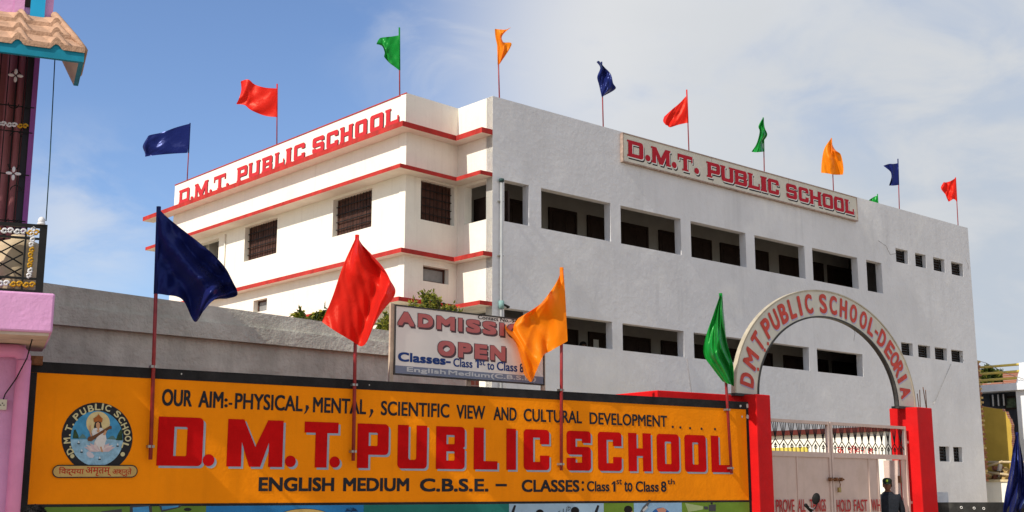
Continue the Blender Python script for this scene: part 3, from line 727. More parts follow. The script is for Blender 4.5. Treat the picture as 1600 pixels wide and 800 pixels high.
for i in range(9):
    a = R(168 - i * 19.5); cx, cy = 455, 512
    tip = (cx + 132 * math.cos(a), cy - 30 - 55 * math.sin(a)); nx, ny = math.sin(a) * 24, math.cos(a) * 18
    mx_, my_ = cx + 72 * math.cos(a), cy - 12 - 32 * math.sin(a)
    b.poly(FS, [pp((cx + 12 * math.cos(a), cy), (mx_ + nx, my_ + ny), tip, (mx_ - nx, my_ - ny))], .0078 + i * .0003, mat('lotus paint %d' % (i % 2), ((.55, .42, .44), (.62, .52, .50))[i % 2], .6, .08, 20))
b.build('lotus', em, recalc=False)
b = MB(); SARI = mat('sari paint', (.62, .60, .58), .6, .08, 20)
b.poly(FS, [pp((408, 300), (418, 262), (440, 250), (464, 262), (476, 320), (470, 345), (415, 345))], .0112, SIGNBLACK)
b.poly(FS, [pp((388, 345), (400, 318), (430, 312), (470, 312), (500, 335), (506, 375), (512, 410), (498, 440), (485, 490), (460, 500), (440, 470), (410, 430), (430, 395), (400, 390))], .0118, SARI)
b.poly(FS, [pp((440, 330), (424, 300), (424, 275), (440, 262), (456, 275), (457, 300), (448, 330))], .0124, SKIN)
b.poly(FS, [pp((408, 265), (402, 235), (432, 215), (446, 196), (458, 215), (480, 235), (474, 268), (440, 258))], .0130, mat('crown paint', (.38, .12, .03), .6, .2, 30))
b.poly(FS, [pp((350, 405), (365, 385), (395, 380), (440, 355), (540, 295), (555, 300), (552, 325), (540, 320), (450, 375), (415, 405), (385, 425), (360, 422))], .0136, mat('lute paint', (.14, .06, .03), .6, .1, 20))
for q in (((368, 340), (380, 338), (392, 380), (380, 385)), ((366, 300), (378, 288), (382, 335), (370, 338)), ((500, 330), (512, 345), (500, 375), (480, 370)), ((455, 470), (470, 468), (482, 515), (468, 512)), ((430, 330), (455, 330), (450, 350), (432, 348))):
    b.poly(FS, [pp(*q)], .0142, SKIN)
b.build('seated_figure', em, recalc=False)
def text_at(b, F, ch, s, z, hgt, wid, ang, o, m, bold=.02):
    vs, fs, asp = text2d(ch, bold); ca, sa = math.cos(ang), math.sin(ang); r_ = bold * hgt
    for k in range(9 if bold else 1):
        dx, dy = (0, 0) if k == 0 else (r_ * math.cos(R(45 * k)), r_ * math.sin(R(45 * k)))
        P = []
        for x, y in vs:
            x = (x - .5) * (wid - 2 * r_) + dx; y = (y - .5) * (hgt - 2 * r_) + dy
            P.append(F.p(s + x * ca - y * sa, o + k * .0001, z + x * sa + y * ca))
        b.mesh(P, fs, m)
b = MB(); c0 = FS.px(151.5, 684)
for ch, x, y in (('D', 208, 508), ('M', 184, 418), ('T', 200, 315), ('P', 264, 218), ('U', 318, 176), ('B', 382, 150), ('L', 440, 138), ('I', 481, 136), ('C', 526, 148), ('S', 604, 198), ('C', 638, 245), ('H', 664, 298), ('O', 684, 350), ('O', 692, 402), ('L', 668, 462)):
    s, z = pp((x, y))[0]; an = math.atan2(z - c0[1], s - c0[0]) - math.pi / 2
    text_at(b, FS, ch, s, z, .072, .02 if ch == 'I' else .062, an, .0058, CREAM, .04)
for x, y, r_ in ((228, 548, .022), (648, 532, .024), (212, 470, .01), (208, 372, .01), (236, 285, .01)):
    s, z = pp((x, y))[0]; b.poly(FS, [arc(s, z, r_, r_, 0, 340, 12)], .0058, CREAM)
b.build('ring_lettering', em, recalc=False)
def capsule(x0, x1, yc, hr, grow=0):
    a = FS.px(x0, yc); c = FS.px(x1, yc); r_ = hr + grow
    return arc(c[0] - hr, c[1], r_, r_, -90, 90, 10) + arc(a[0] + hr, a[1], r_, r_, 90, 270, 10)
b = MB(); b.poly(FS, [capsule(81, 214.5, 736.5, .068, 0)], .0148, SIGNBLACK); b.poly(FS, [capsule(81, 214.5, 736.5, .068, -.011)], .0160, mat('scroll tan paint', (.50, .34, .12), .6, .08, 10))
sc_ = b.build('motto_scroll', em, recalc=False)
b = MB(); MRED = mat('scroll red paint', (.42, .03, .015))
for wd, x0, x1 in (('िवद्यया', 91, 130.5), ('अमृतम्', 133, 173), ('अश्नुते', 175, 205)):
    a = FS.px(x0, 736)[0]; c = FS.px(x1, 736)[0]; zb, zt = FS.px(148, 744)[1], FS.px(148, 730)[1]
    put_text(b, FS, wd, a, c, zb, zt, .0172, MRED, .012)
b.build('scroll_lettering', em, recalc=False)

# mural panels under the orange field
def xs(x, y=792): return FS.px(x, y)[0]
PB = OB - .028
panels = [('mural green', (.11, .20, .035), -10.56, xs(322)), ('mural blue', (.025, .17, .40), xs(322), xs(568)), ('mural teal', (.018, .15, .13), xs(568), xs(795)),
          ('mural pale blue', (.30, .43, .56), xs(795), xs(943)), ('mural grass green', (.13, .22, .03), xs(943), xs(990)), ('mural sky blue', (.26, .42, .60), xs(990), xs(1065)), ('mural leaf green', (.14, .24, .03), xs(1065), -.052)]
mp = []
for nm, c, a, e in panels:
    b = MB(); b.box(FS, a + .0008, e - .0008, .001, .005, .25, PB - .001, mat(nm, c, .7, .08, 3, .1, 30)); mp.append(b.build('mural_panel', bw))
def q5(*p): return [FS.px(x, y) for x, y in p]
b = MB(); GR = mat('mural grey paint', (.06, .06, .065)); SCR = mat('mural screen paint', (.06, .25, .48), .6, .2, 8)
for fr, inn in ((((203, 790.5), (237, 789.5), (238, 818), (201, 818)), None), (((158, 799), (190, 795), (190, 812), (160, 812)), None), (((203, 790), (234, 789), (239, 830), (205, 830)), ((207, 793), (232, 791), (236, 826), (209, 826))), (((248, 789), (284, 789), (281, 793), (252, 800)), ((252, 791), (279, 790), (278, 792), (253, 797)))):
    b.poly(FS, [q5(*fr)], .0062 if inn else .0058, GR)
    if inn: b.poly(FS, [q5(*inn)], .0072, SCR)
b.poly(FS, [ell(293, 796, 6, 2.6, 20)], .0064, SIGNBLACK); b.build('computer_picture', mp[0], recalc=False)
b = MB(); b.poly(FS, [ell(476, 810, 44, 15.5, 36)], .0062, SIGNBLACK); b.poly(FS, [ell(476, 810, 43, 14.6, 36)], .007, mat('mural tan paint', (.52, .36, .13), .6, .1, 5))
for i in range(7):
    a = R(15 + i * 25); b.poly(FS, [q5((549, 799), (549 + 8 * math.cos(a) - 2 * math.sin(a), 798 - 6 * math.sin(a)), (549 + 11 * math.cos(a), 801 - 7 * math.sin(a)))], .0062 + i * .0003, mat('palm paint', (.015, .04, .10)))
b.poly(FS, [q5((548, 799), (550, 799), (551, 830), (547, 830))], .006, MATS['palm paint']); b.build('beach_picture', mp[1], recalc=False)
b = MB()
HAIR = mat('mural hair paint', (.015, .013, .013)); FACE = mat('mural face paint', (.45, .25, .17))
for cx, cy, rr in ((843, 802, 6.5), (898, 798, 6.5)):
    b.poly(FS, [ell(cx, cy + 5, rr * .8, rr * 1.05, 18)], .006, FACE); b.poly(FS, [ell(cx, cy, rr, rr * .95, 18)], .007, HAIR); b.poly(FS, [q5((cx - 13, cy + 18), (cx + 13, cy + 18), (cx + 15, cy + 40), (cx - 15, cy + 40))], .0058, HAIR)
for cx, an in ((931, .5), (801, .1)):
    b.poly(FS, [q5((cx - 5, 806), (cx + 2, 789), (cx + 5, 790), (cx, 808))], .0064, SIGNBLACK); b.poly(FS, [q5((cx - 8, 820), (cx - 5, 800), (cx + 3, 804), (cx + 1, 820))], .0068, MATS['mural grey paint'])
put_text(b, FS, 'F Lib', xs(871), xs(891), FS.px(880, 802)[1] - .05, FS.px(880, 794)[1] - .05, .0066, SIGNBLACK, .0, 1, .1)
b.build('reader_picture', mp[3], recalc=False)
b = MB(); b.poly(FS, [ell(983, 801, 5, 7.5, 18)], .006, FACE); b.poly(FS, [ell(981, 796, 6.5, 6, 18)], .0068, HAIR); b.poly(FS, [ell(979, 803, 3.5, 9, 18)], .0074, HAIR)
b.poly(FS, [q5((972, 812), (990, 810), (989, 840), (970, 840))], .0056, HAIR); b.build('girl_picture', mp[4], recalc=False)
b = MB(); b.poly(FS, [ell(1032, 812, 17, 19, 30)], .006, mat('globe blue paint', (.03, .12, .36), .6, .1, 8)); LAND = mat('globe land paint', (.50, .24, .17))
b.poly(FS, [q5((1025, 795), (1036, 793), (1041, 797), (1036, 806), (1030, 803))], .007, LAND); b.poly(FS, [q5((1018, 806), (1026, 808), (1024, 818), (1017, 816))], .0072, LAND)
b.poly(FS, [q5((998, 803), (1004, 792), (1013, 783), (1015, 785), (1008, 797), (1001, 809))], .0076, mat('microscope paint', (.10, .10, .11), .4, .2, 20)); b.poly(FS, [ell(1014, 783, 2.4, 2.2, 12)], .0084, SIGNBLACK)
b.poly(FS, [q5((1003, 797), (1010, 790), (1012, 793), (1005, 800))], .009, mat('microscope light paint', (.45, .45, .46))); b.build('globe_picture', mp[5], recalc=False)
b = MB(); b.poly(FS, [q5((1107, 789), (1118, 788), (1118, 799), (1107, 799))], .006, MATS['mural grey paint']); b.poly(FS, [q5((1099, 791), (1106, 791.5), (1106, 796), (1100, 796))], .0062, MATS['mural grey paint'])
b.poly(FS, [q5((1110, 785), (1113, 785), (1113, 788), (1110, 788))], .0064, SIGNBLACK); b.poly(FS, [q5((1070, 786), (1098, 791), (1098, 796), (1075, 800))], .0058, mat('lamp beam paint', (.34, .42, .20)))
b.build('projector_picture', mp[6], recalc=False)

# red block behind the wall, left of the gate
FQ = Frame(FG.p(0, -.29, 0), 55.2)
a, _ = FQ.px(1027, 611)
b = MB(); b.box(FQ, a, 0.02, -1.75, 0, 0, PILZ - .004, PILRED)
rbk = b.build('red_block', bevel=.012); tag(rbk, 'flat topped red masonry block rising behind the boundary wall', 'wall')

# ================================================================ gate pillars, arch
def pillar(F, w_, dpt, ztop, label):
    b = MB(); b.box(F, 0, w_, -dpt, 0, 0, ztop, PILRED)
    return b
FPL = Frame(FG.p(0, 0, 0), GDEG); FPR = Frame(FG.p(GLEN, 0, 0), GDEG)
o = thing('gate_pillar', FPL.p(.17, -.28, 0), 'red gate pillar at the end of the orange painted wall', 'pillar', 'red gate pillars')
pillar(FPL, .355, .57, PILZ, '').build('shaft', o, bevel=.014)
o = thing('gate_pillar', FPR.p(.25, -.28, 0), 'red gate pillar with rusty rods on top, right of the guard', 'pillar', 'red gate pillars')
pillar(FPR, .50, .56, PILZ, '').build('shaft', o, bevel=.014)
for x, yt in ((1437, 609), (1442, 605), (1446, 609), (1433.5, 615)):
    s, z = FG.px(x, yt, -.3); b = MB(); b.tube([FG.p(s, -.3 + random.uniform(-.06, .06), PILZ - .1), FG.p(s + random.uniform(-.01, .01), -.3, z)], .008, RUST, 6); b.build('reinforcing_rod', o)
ARC_O = -.24; ac = 2.345; az = 2.885
arch = thing('arch_sign', FG.p(ac, ARC_O, az), 'cream arch sign with red lettering spanning the two gate pillars', 'arch sign')
def arch_pts(rx, ry, n=48): return [(ac + rx * math.cos(math.pi * (1 - i / n)), az + ry * math.sin(math.pi * (1 - i / n))) for i in range(n + 1)]
oR, iR = (2.53, 1.84), (2.0, 1.42)
po, pi_ = arch_pts(*oR), arch_pts(*iR)
b = MB()
for i in range(48):
    for o0, rev in ((ARC_O, 0), (ARC_O - .06, 1)):
        b.face([FG.p(*[po[i][0], o0, po[i][1]]), FG.p(po[i + 1][0], o0, po[i + 1][1]), FG.p(pi_[i + 1][0], o0, pi_[i + 1][1]), FG.p(pi_[i][0], o0, pi_[i][1])], BOARDCREAM)
b.build('panel', arch)
b = MB()
def rim(p, grow, m, o0, o1):
    g = [(ac + (s - ac) * grow, az + (z - az) * grow) for s, z in p]
    for i in range(48):
        b.hexa([FG.p(p[i][0], o0, p[i][1]), FG.p(p[i + 1][0], o0, p[i + 1][1]), FG.p(p[i + 1][0], o1, p[i + 1][1]), FG.p(p[i][0], o1, p[i][1]),
                FG.p(g[i][0], o0, g[i][1]), FG.p(g[i + 1][0], o0, g[i + 1][1]), FG.p(g[i + 1][0], o1, g[i + 1][1]), FG.p(g[i][0], o1, g[i][1])], m)
rim(po, 1.012, mat('pale rim steel', (.42, .37, .28), .5, .12, 6, streak=.3), ARC_O - .065, ARC_O + .012)
rim(pi_, .982, mat('dark rim steel', (.05, .048, .045), .5, .2, 6), ARC_O - .065, ARC_O + .012)
for s0, s1 in ((ac - oR[0] - .03, ac - iR[0] + .03), (ac + iR[0] - .03, ac + oR[0] + .03)): b.box(FG, s0, s1, ARC_O - .13, ARC_O + .015, az - .04, az - .001, MATS['dark rim steel'])
b.build('frame', arch, merge=False)
b = MB(); b2 = MB(); ARED = mat('faded red letter paint', (.52, .07, .05), .6, .12, 8); ASH = mat('lavender letter shade', (.42, .40, .55), .6)
for ch, x, y in (('D', 1171, 594), ('M', 1175.5, 562), ('T', 1186, 535), ('P', 1199, 513), ('U', 1211.5, 502), ('B', 1224.5, 491), ('L', 1238, 484), ('I', 1249.5, 479), ('C', 1263, 474), ('S', 1285.5, 473), ('C', 1301.5, 476.5), ('H', 1317.5, 482.5), ('O', 1333, 490.5), ('O', 1348, 502), ('L', 1360, 513.5),
                 ('-', 1369, 519.5), ('D', 1377.5, 530), ('E', 1389, 547), ('O', 1397.5, 561.5), ('R', 1405.5, 576), ('I', 1410.5, 591.5), ('A', 1415.5, 612.5)):
    s, z = FG.px(x, y, ARC_O)
    th = math.atan2((z - az) / 1.63, (s - ac) / 2.265)
    s, z = ac + 2.265 * math.cos(th), az + 1.63 * math.sin(th)
    an = math.atan2(1.63 * math.cos(th), -2.265 * math.sin(th)) + math.pi
    ht, wd = .335, {'I': .08, '-': .1, 'M': .28, 'L': .18}.get(ch, .215)
    if ch == '-': ht = .06
    text_at(b, FG, ch, s, z, ht, wd, an, ARC_O + .007, ARED, .05)
    text_at(b2, FG, ch, s + .018, z - .022, ht, wd, an, ARC_O + .004, ASH, .05)
for x, y in ((1184, 577), (1194.5, 547), (1199.5, 537)):
    s, z = FG.px(x, y, ARC_O); b.poly(FG, [[(s - .025, z - .025), (s + .025, z - .025), (s + .025, z + .025), (s - .025, z + .025)]], ARC_O + .007, ARED)
l1 = b.build('lettering', arch, recalc=False); b2.build('letter_shade', l1, recalc=False)

# ================================================================ steel gate
GO = -.22
gl0, gm0, gr0 = .36, FG.px(1294, 657, GO)[0], FG.px(1413, 667, GO)[0]
GT, GM = 2.525, 2.0
gate = thing('steel_gate', FG.p(gm0, GO, 0), 'pinkish steel double gate with lattice top and red motto lettering', 'gate')
wk0, wk1 = FG.px(1372, 740, GO)[0], FG.px(1409, 740, GO)[0]
def gate_leaf(s0, s1, seam, wicket=None):
    b = MB(); t = .05
    b.box(FG, s0, s0 + t, GO - .03, GO + .03, .08, GT, GATE); b.box(FG, s1 - t, s1, GO - .03, GO + .03, .08, GT, GATE)
    b.box(FG, s0 + t, s1 - t, GO - .03, GO + .028, GT - t, GT - .001, GATE); b.box(FG, s0 + t, s1 - t, GO - .03, GO + .028, GM - .06, GM + .02, GATE)
    b.box(FG, s0 + t, s1 - t, GO - .03, GO + .028, .08, .14, GATE)
    for x in seam: b.box(FG, x - .02, x + .02, GO - .025, GO + .022, .141, GM - .061, GATE)
    lf = b.build('gate_leaf', gate)
    b = MB()
    parts = [(s0 + t, s1 - t)] if not wicket else [(s0 + t, wicket[0]), (wicket[1], s1 - t)]
    for a, c in parts:
        if c - a > .01: b.box(FG, a + .001, c - .001, GO - .012, GO + .008, .141, GM - .061, GATE)
    b.build('sheet_panel', lf)
    b = MB(); n = max(4, round((s1 - s0 - .1) / .2)); wd = (s1 - s0 - 2 * t) / n; zt, zb = GT - t, GM + .02; zm = zb + (zt - zb) * .42
    for i in range(n):
        a = s0 + t + i * wd; c = a + wd / 2
        for k in (-.36, -.12, .12, .36): b.tube([FG.p(c + k * wd, GO, zt), FG.p(c + k * .12 * wd, GO, zm + .03), FG.p(c, GO, zm)], .0065, IRON, 5)
        b.tube([FG.p(c, GO, zm), FG.p(a, GO, zm - .10), FG.p(a, GO, zb)], .008, IRON, 5); b.tube([FG.p(c, GO, zm), FG.p(a + wd, GO, zm - .10)], .008, IRON, 5)
        b.tube([FG.p(c, GO, zb), FG.p(c, GO, zm - .085)], .008, IRON, 5)
        for sg in (-1, 1):
            b.tube([FG.p(c + sg * (.018 + .018 * math.cos(q)), GO, zm - .11 + .02 * math.sin(q)) for q in [R(180 + 40 * j) for j in range(8)]], .007, IRON, 5)
        b.ball(FG.p(c, GO, zm - .08), .014, .014, .022, IRON, 8, 5)
    b.build('lattice', lf)
    return lf
lL = gate_leaf(gl0, gm0 - .012, [FG.px(1245, 740, GO)[0]])
lR = gate_leaf(gm0 + .012, gr0, [FG.px(1357, 740, GO)[0], wk0 - .02], (wk0, wk1))
b = MB()
sb_, zb_ = FG.px(1303, 749, GO + .05)
b.tube([FG.p(gm0 - .14, GO + .055, zb_), FG.p(gm0 + .28, GO + .055, zb_)], .016, RUST, 8)
for s in (gm0 - .1, gm0 + .06, gm0 + .2): b.box(FG, s - .02, s + .02, GO + .03, GO + .08, zb_ - .03, zb_ + .03, RUST)
b.tube([FG.p(gm0 + .12, GO + .06, zb_), FG.p(gm0 + .125, GO + .09, zb_ - .08), FG.p(gm0 + .11, GO + .07, zb_ - .2)], .008, RUST, 6)
b.box(FG, gm0 + .09, gm0 + .15, GO + .05, GO + .085, zb_ - .21, zb_ - .13, mat('brass padlock', (.40, .30, .12), .4, .2, 8, metal=.7))
b.build('bolt', lR)
b = MB()
for zz in (2.25, 1.2, .5): b.tube([FG.p(gr0 + .015, GO, zz - .05), FG.p(gr0 + .015, GO, zz + .05)], .025, GATE, 8); b.box(FG, gr0 + .02, GLEN - .002, GO - .02, GO + .02, zz - .02, zz + .02, GATE)
b.build('hinge', lR)
b = MB(); MOT = mat('red motto paint', (.42, .04, .04), .6, .15, 12)
for wd, x0, x1 in (('PROVE', 1211, 1241), ('ALL', 1245, 1258), ('THINGS', 1264, 1290)):
    put_text(b, FG, wd, FG.px(x0, 795, GO)[0], FG.px(x1, 795, GO)[0] - .02, 1.07, 1.27, GO + .0245, MOT, .02)
b.build('lettering', lL, recalc=False)
b = MB()
b.hexa([FG.p(wk1 - .01, GO - .04, .15), FG.p(wk1 + .015, GO - .04, .15), FG.p(wk1 - .06, GO - .30, .15), FG.p(wk1 - .085, GO - .30, .15),
        FG.p(wk1 - .01, GO - .04, GM - .07), FG.p(wk1 + .015, GO - .04, GM - .07), FG.p(wk1 - .06, GO - .30, GM - .07), FG.p(wk1 - .085, GO - .30, GM - .07)], GATE)
b.build('wicket_door', lR)
b = MB()
for zz in (.5, 1.1, 1.6): b.box(FG, wk1 - .05, wk1 + .02, GO - .055, GO - .012, zz - .06, zz + .06, RUST)
b.build('hinge', lR)
b = MB()
for wd, x0, x1 in (('HOLD', 1305.5, 1328), ('FAST', 1332.5, 1354)): put_text(b, FG, wd, FG.px(x0, 796, GO)[0], FG.px(x1, 796, GO)[0], 1.06, 1.26, GO + .026, MOT, .02)
put_text(b, FG, 'WH', FG.px(1358, 797, GO)[0] + .03, wk0 - .03, 1.06, 1.26, GO + .03, MOT, .02)
b.build('lettering', lR, recalc=False)

# ================================================================ low white wing inside the compound
wing0 = atY(1396, 767, 29)
FO = Frame(wing0, -41.6, -1)
wing = thing('low_white_wing', FO.p(2, 0, 0), 'low sunlit white block with red roof edge seen through the gate', 'outbuilding')
ztp = FO.px(1300, 677.5)[1]; zt2 = FO.px(1300, 671)[1]
b = MB(); b.box(FO, .15, 9, -.8, 0, 0, ztp, WHITE); b.build('wall', wing)
b = MB(); b.box(FO, .12, 9.1, -.85, .12, ztp + .002, zt2 + .02, mat('shade darkened red edge paint', (.10, .022, .018), .8, .15, 3)); b.build('roof_edge', wing)  # red roof edge; the shade on it is put into this darker colour
b = MB(); b.box(FO, FO.px(1262, 705)[0], 8.9, .002, .01, 0.2, FO.px(1240, 699)[1], mat('yellow dado paint', (.62, .50, .10), .8, .1, 4)); b.build('dado', wing)
b = MB()
for wd, x0, x1, y0, y1 in (('क', 1308, 1319, 709, 698), ('जीवन', 1325, 1352, 708.5, 696), ('है', 1355, 1366, 710, 701)):
    put_text(b, FO, wd, FO.px(x0, 703)[0], FO.px(x1, 703)[0], FO.px(1330, y0)[1], FO.px(1330, y1)[1], .006, mat('bright red script paint', (.55, .05, .05)), .01)
scr = b
scr.build('lettering', wing, recalc=False)

# ================================================================ flags
FLAGC = {'navy': cloth('navy satin', (.0065, .011, .085), .14, .26, (.25, .35, 1.0)), 'red': cloth('scarlet satin', (.74, .018, .010), .36, .40, (1.0, .45, .30)),
         'orange': cloth('orange satin', (.88, .24, .005), .40, .42, (1.0, .8, .35)), 'green': cloth('green satin', (.006, .23, .028), .28, .31, (.35, 1.0, .45))}
def cr(p0, p1, p2, p3, t): return .5 * ((2 * p1) + (p2 - p0) * t + (2 * p0 - 5 * p1 + 4 * p2 - p3) * t * t + (3 * p1 - p0 - 3 * p2 + p3) * t ** 3)
def interp(L, t):
    n = len(L) - 1; x = t * n; i = min(int(x), n - 1); f_ = x - i
    return cr(L[max(i - 1, 0)], L[i], L[i + 1], L[min(i + 2, n)], f_)
def flag(label, colour, ptop, pbase, cols, group, mount, seed=0, N=26, amp=.07, dirs=1, rad=.012, clamp=None, front=.02, sleeve=True):
    """ptop/pbase world points of the pole; cols: pixel columns of the cloth, hung at the pole's distance"""
    base, top = Vector(pbase), Vector(ptop)
    root = thing('flag', base, label, 'flag', group)
    b = MB(); b.tube([base, top], rad, POLE, 8); b.build('pole', root)
    rnd = random.Random(seed); Y = (top.y * .8 + base.y * .2)
    G = [[Vector((x, y)) for x, y in c] for c in cols]
    H = abs(atY(*cols[0][0], Y).z - atY(*cols[0][-1], Y).z) + .05
    W = [(rnd.uniform(.8, 1.6), rnd.uniform(-1.2, 1.2), rnd.uniform(0, 6.3), .95), (rnd.uniform(1.8, 2.8), rnd.uniform(-2.2, 2.2), rnd.uniform(0, 6.3), .55), (rnd.uniform(3, 5), rnd.uniform(-4, 4), rnd.uniform(0, 6.3), .28), (rnd.uniform(5, 8), rnd.uniform(-6, 6), rnd.uniform(0, 6.3), .11)]
    CR = [(rnd.uniform(.3, .9), rnd.choice((-1, 1)) * rnd.uniform(.9, 1.7), rnd.uniform(0, 6.3), .75), (rnd.uniform(1.2, 2.2), rnd.choice((-1, 1)) * rnd.uniform(1.2, 2.6), rnd.uniform(0, 6.3), .42), (rnd.uniform(2.5, 4), rnd.choice((-1, 1)) * rnd.uniform(2, 4), rnd.uniform(0, 6.3), .2)]
    vs = []; fs = []
    n = N
    for i in range(n + 1):
        u = i / n
        for j in range(n + 1):
            v = j / n
            P = interp([interp(c, v) for c in G], u)
            d = 0
            for fu, fv, ph, a in W: d += a * math.sin(2 * math.pi * (fu * u + fv * v * .8) + ph + 1.6 * math.sin(3 * v + ph))
            for fu, fv, ph, a in CR:                       # sharper creases running out from the hoist
                q_ = (fu * u + fv * v + .06 * math.sin(5 * u + ph) + .05 * math.sin(7 * v + ph * 2)) * 2 * math.pi + ph
                d += a * (1 - abs(math.sin(q_ / 2)) ** .8) * (.3 + .7 * math.sin(math.pi * min(1, u * 1.1)))
            d *= amp * H * (min(1, .12 + u * 1.5))
            vs.append(atY(P.x, P.y, Y - front - d * dirs))
    for i in range(n):
        for j in range(n):
            k = i * (n + 1) + j; fs.append((k, k + 1, k + n + 2, k + n + 1))
    b = MB(); b.mesh(vs, fs, FLAGC[colour], True)
    c = b.build('cloth', root, recalc=False)
    md = c.modifiers.new('smooth', 'SUBSURF'); md.levels = 1; md.render_levels = 1
    zlo = min(atY(*q, Y).z for q in (cols[0][-1],)); f0 = max(.02, min(.97, (zlo - base.z) / max(.01, top.z - base.z)))
    if sleeve: b = MB(); b.tube([base.lerp(top, f0), base.lerp(top, 1.003)], rad * 1.2, FLAGC[colour], 8); b.build('sleeve', root)
    if clamp:
        for zf in clamp:
            q = base.lerp(top, zf); b = MB()
            b.box(FS, (q - FS.O).dot(FS.d) - .035, (q - FS.O).dot(FS.d) + .035, .001, .075, q.z - .014, q.z + .014, STEEL); b.build('clamp', root)
    return root
def on(F, x, y, o): s, z = F.px(x, y, o); return F.p(s, o, z)
GW = 'large satin flags on the boundary wall'
def wallflag(label, colour, t, bse, cols, seed, amp, clamp, front=.02):
    flag(label, colour, on(FS, *t, .055), on(FS, *bse, .055), cols, GW, FS, seed, 40, amp, 1, .022, clamp, front)
wallflag('big navy satin flag blowing to the right, on the wall beside the emblem', 'navy', (248, 324), (235, 718),
         [[(248, 326), (247, 370), (245, 415), (244, 459)], [(262, 340), (261, 385), (259, 425), (259, 461)], [(283, 357), (284, 395), (281, 432), (285, 468)], [(310, 378), (314, 412), (312, 450), (304, 503)], [(335, 399), (341, 425), (337, 452), (318, 486)], [(354, 421), (360, 440), (354, 458), (334, 469)], [(365, 444), (370, 452), (370, 462), (354, 467)]], 4, .14, (.05, .36))
wallflag('big scarlet satin flag wrapped across its pole, beside the admission board', 'red', (558, 368), (552, 720),
         [[(557, 369), (536, 415), (519, 465), (503, 503)], [(558, 370), (547, 420), (538, 470), (525, 518)], [(560, 372), (566, 424), (560, 480), (547, 531)], [(562, 376), (588, 424), (578, 485), (566, 541)], [(563, 380), (604, 428), (594, 478), (578, 524)], [(565, 386), (609, 437), (616, 463), (583, 498)]], 11, .11, (.04, .33), .13)
wallflag('big orange satin flag blowing across the admission board', 'orange', (877.5, 419), (877, 735),
         [[(880, 419), (883, 457), (885, 495), (887, 533)], [(878, 422), (871, 465), (867, 502), (861, 548)], [(872, 436), (852, 475), (848, 515), (849, 556)], [(862, 459), (826, 497), (828, 540), (838, 580)], [(840, 480), (803, 506), (815, 545), (829, 597)], [(815, 498), (789, 511), (806, 537), (814, 577)]], 5, .12, (.03, .39), .07)
wallflag('big green satin flag hanging down, beside the arch sign', 'green', (1126, 459), (1143, 740),
         [[(1125, 461), (1115, 490), (1101, 532), (1100, 555), (1113, 575), (1129, 596)], [(1126, 461), (1120, 490), (1113, 530), (1112, 553), (1123, 575), (1136, 599)], [(1127, 462), (1126, 495), (1126, 530), (1127, 553), (1133, 575), (1142, 601)], [(1128, 465), (1132, 500), (1135, 530), (1142, 558), (1146, 573), (1147, 604)]], 8, .09, (.03, .35), .13)
GRF = 'small flags along the school roof'
def roofflag(label, colour, F, o, t, bse, cols, seed, amp=.09):
    bp_ = on(F, *bse, o); bp_.z = min(bp_.z, PTOP - .3)
    tp = atY(t[0], t[1], bp_.y); flag(label, colour, tp, bp_, cols, GRF, F, seed, 18, amp, 1, .018)
roofflag('navy roof flag at the far left of the white front', 'navy', FA, -.3, (297, 192.5), (292, 290), [[(297, 193), (296, 208), (295, 224), (293, 239)], [(275, 199), (274, 212), (273, 228), (272, 240)], [(253, 207), (250, 220), (249, 232), (248, 242)], [(234, 211), (232, 222), (231, 235), (232, 244)], [(230, 215), (223, 228), (226, 238), (227, 245)]], 21, .04)
roofflag('broad red roof flag above the parapet lettering', 'red', FA, -.3, (433, 131.5), (433, 235), [[(432, 138), (433, 150), (433, 167), (433, 183)], [(415, 137), (414, 150), (413, 166), (414, 181)], [(398, 132), (395, 145), (394, 160), (392, 172)], [(388, 124), (385, 142), (383, 158), (382, 164)], [(376, 127), (377, 140), (374, 152), (369, 163)]], 22, .05)
roofflag('green roof flag near the corner of the white front', 'green', FA, -.3, (624, 43.5), (625, 160), [[(624, 55), (624, 75), (624, 95), (624, 110)], [(612, 57), (612, 75), (613, 92), (616, 104)], [(602, 58), (603, 73), (605, 88), (608, 98)], [(593, 60), (599, 72), (603, 82), (601, 90)], [(588, 69), (597, 72), (601, 82), (600, 87)]], 23, .05)
roofflag('orange roof flag folded over itself at the building corner', 'orange', FB, -.25, (778, 72), (781, 165), [[(773, 45), (774, 58), (777, 72), (778, 84), (779, 101)], [(782, 46), (780, 56), (783, 68), (784, 78), (780, 101)], [(791, 46), (783, 56), (786, 66), (790, 76), (780, 101)], [(799, 42), (785, 55), (786, 66), (800, 69), (780, 101)]], 24, .06)
roofflag('crumpled navy roof flag left of the name board', 'navy', FB, -.25, (940, 97), (943, 210), [[(932, 97), (938, 106), (933, 120), (936, 133), (940, 151)], [(935, 95), (941, 107), (942, 122), (945, 136), (941, 151)], [(938, 97), (948, 112), (952, 125), (952, 138), (942, 151)], [(940, 101), (954, 115), (958, 130), (962, 139), (943, 150)]], 25)
roofflag('ragged red roof flag above the left half of the name board', 'red', FB, -.25, (1073, 140.5), (1077, 250), [[(1072, 150), (1073, 165), (1074, 178), (1074, 192)], [(1062, 161), (1062, 172), (1060, 185), (1060, 195)], [(1050, 171), (1048, 180), (1047, 190), (1047, 199)], [(1038, 182), (1036, 189), (1040, 195), (1043, 196)]], 26, .06)
roofflag('twisted green roof flag above the middle of the name board', 'green', FB, -.25, (1192.5, 184), (1194.5, 285), [[(1192, 184), (1185, 197), (1187, 206), (1182, 225), (1174, 237)], [(1193, 185), (1190, 198), (1191, 208), (1186, 223), (1181, 238)], [(1193, 186), (1195, 200), (1199, 211), (1192, 223), (1193, 237)]], 27, .12)
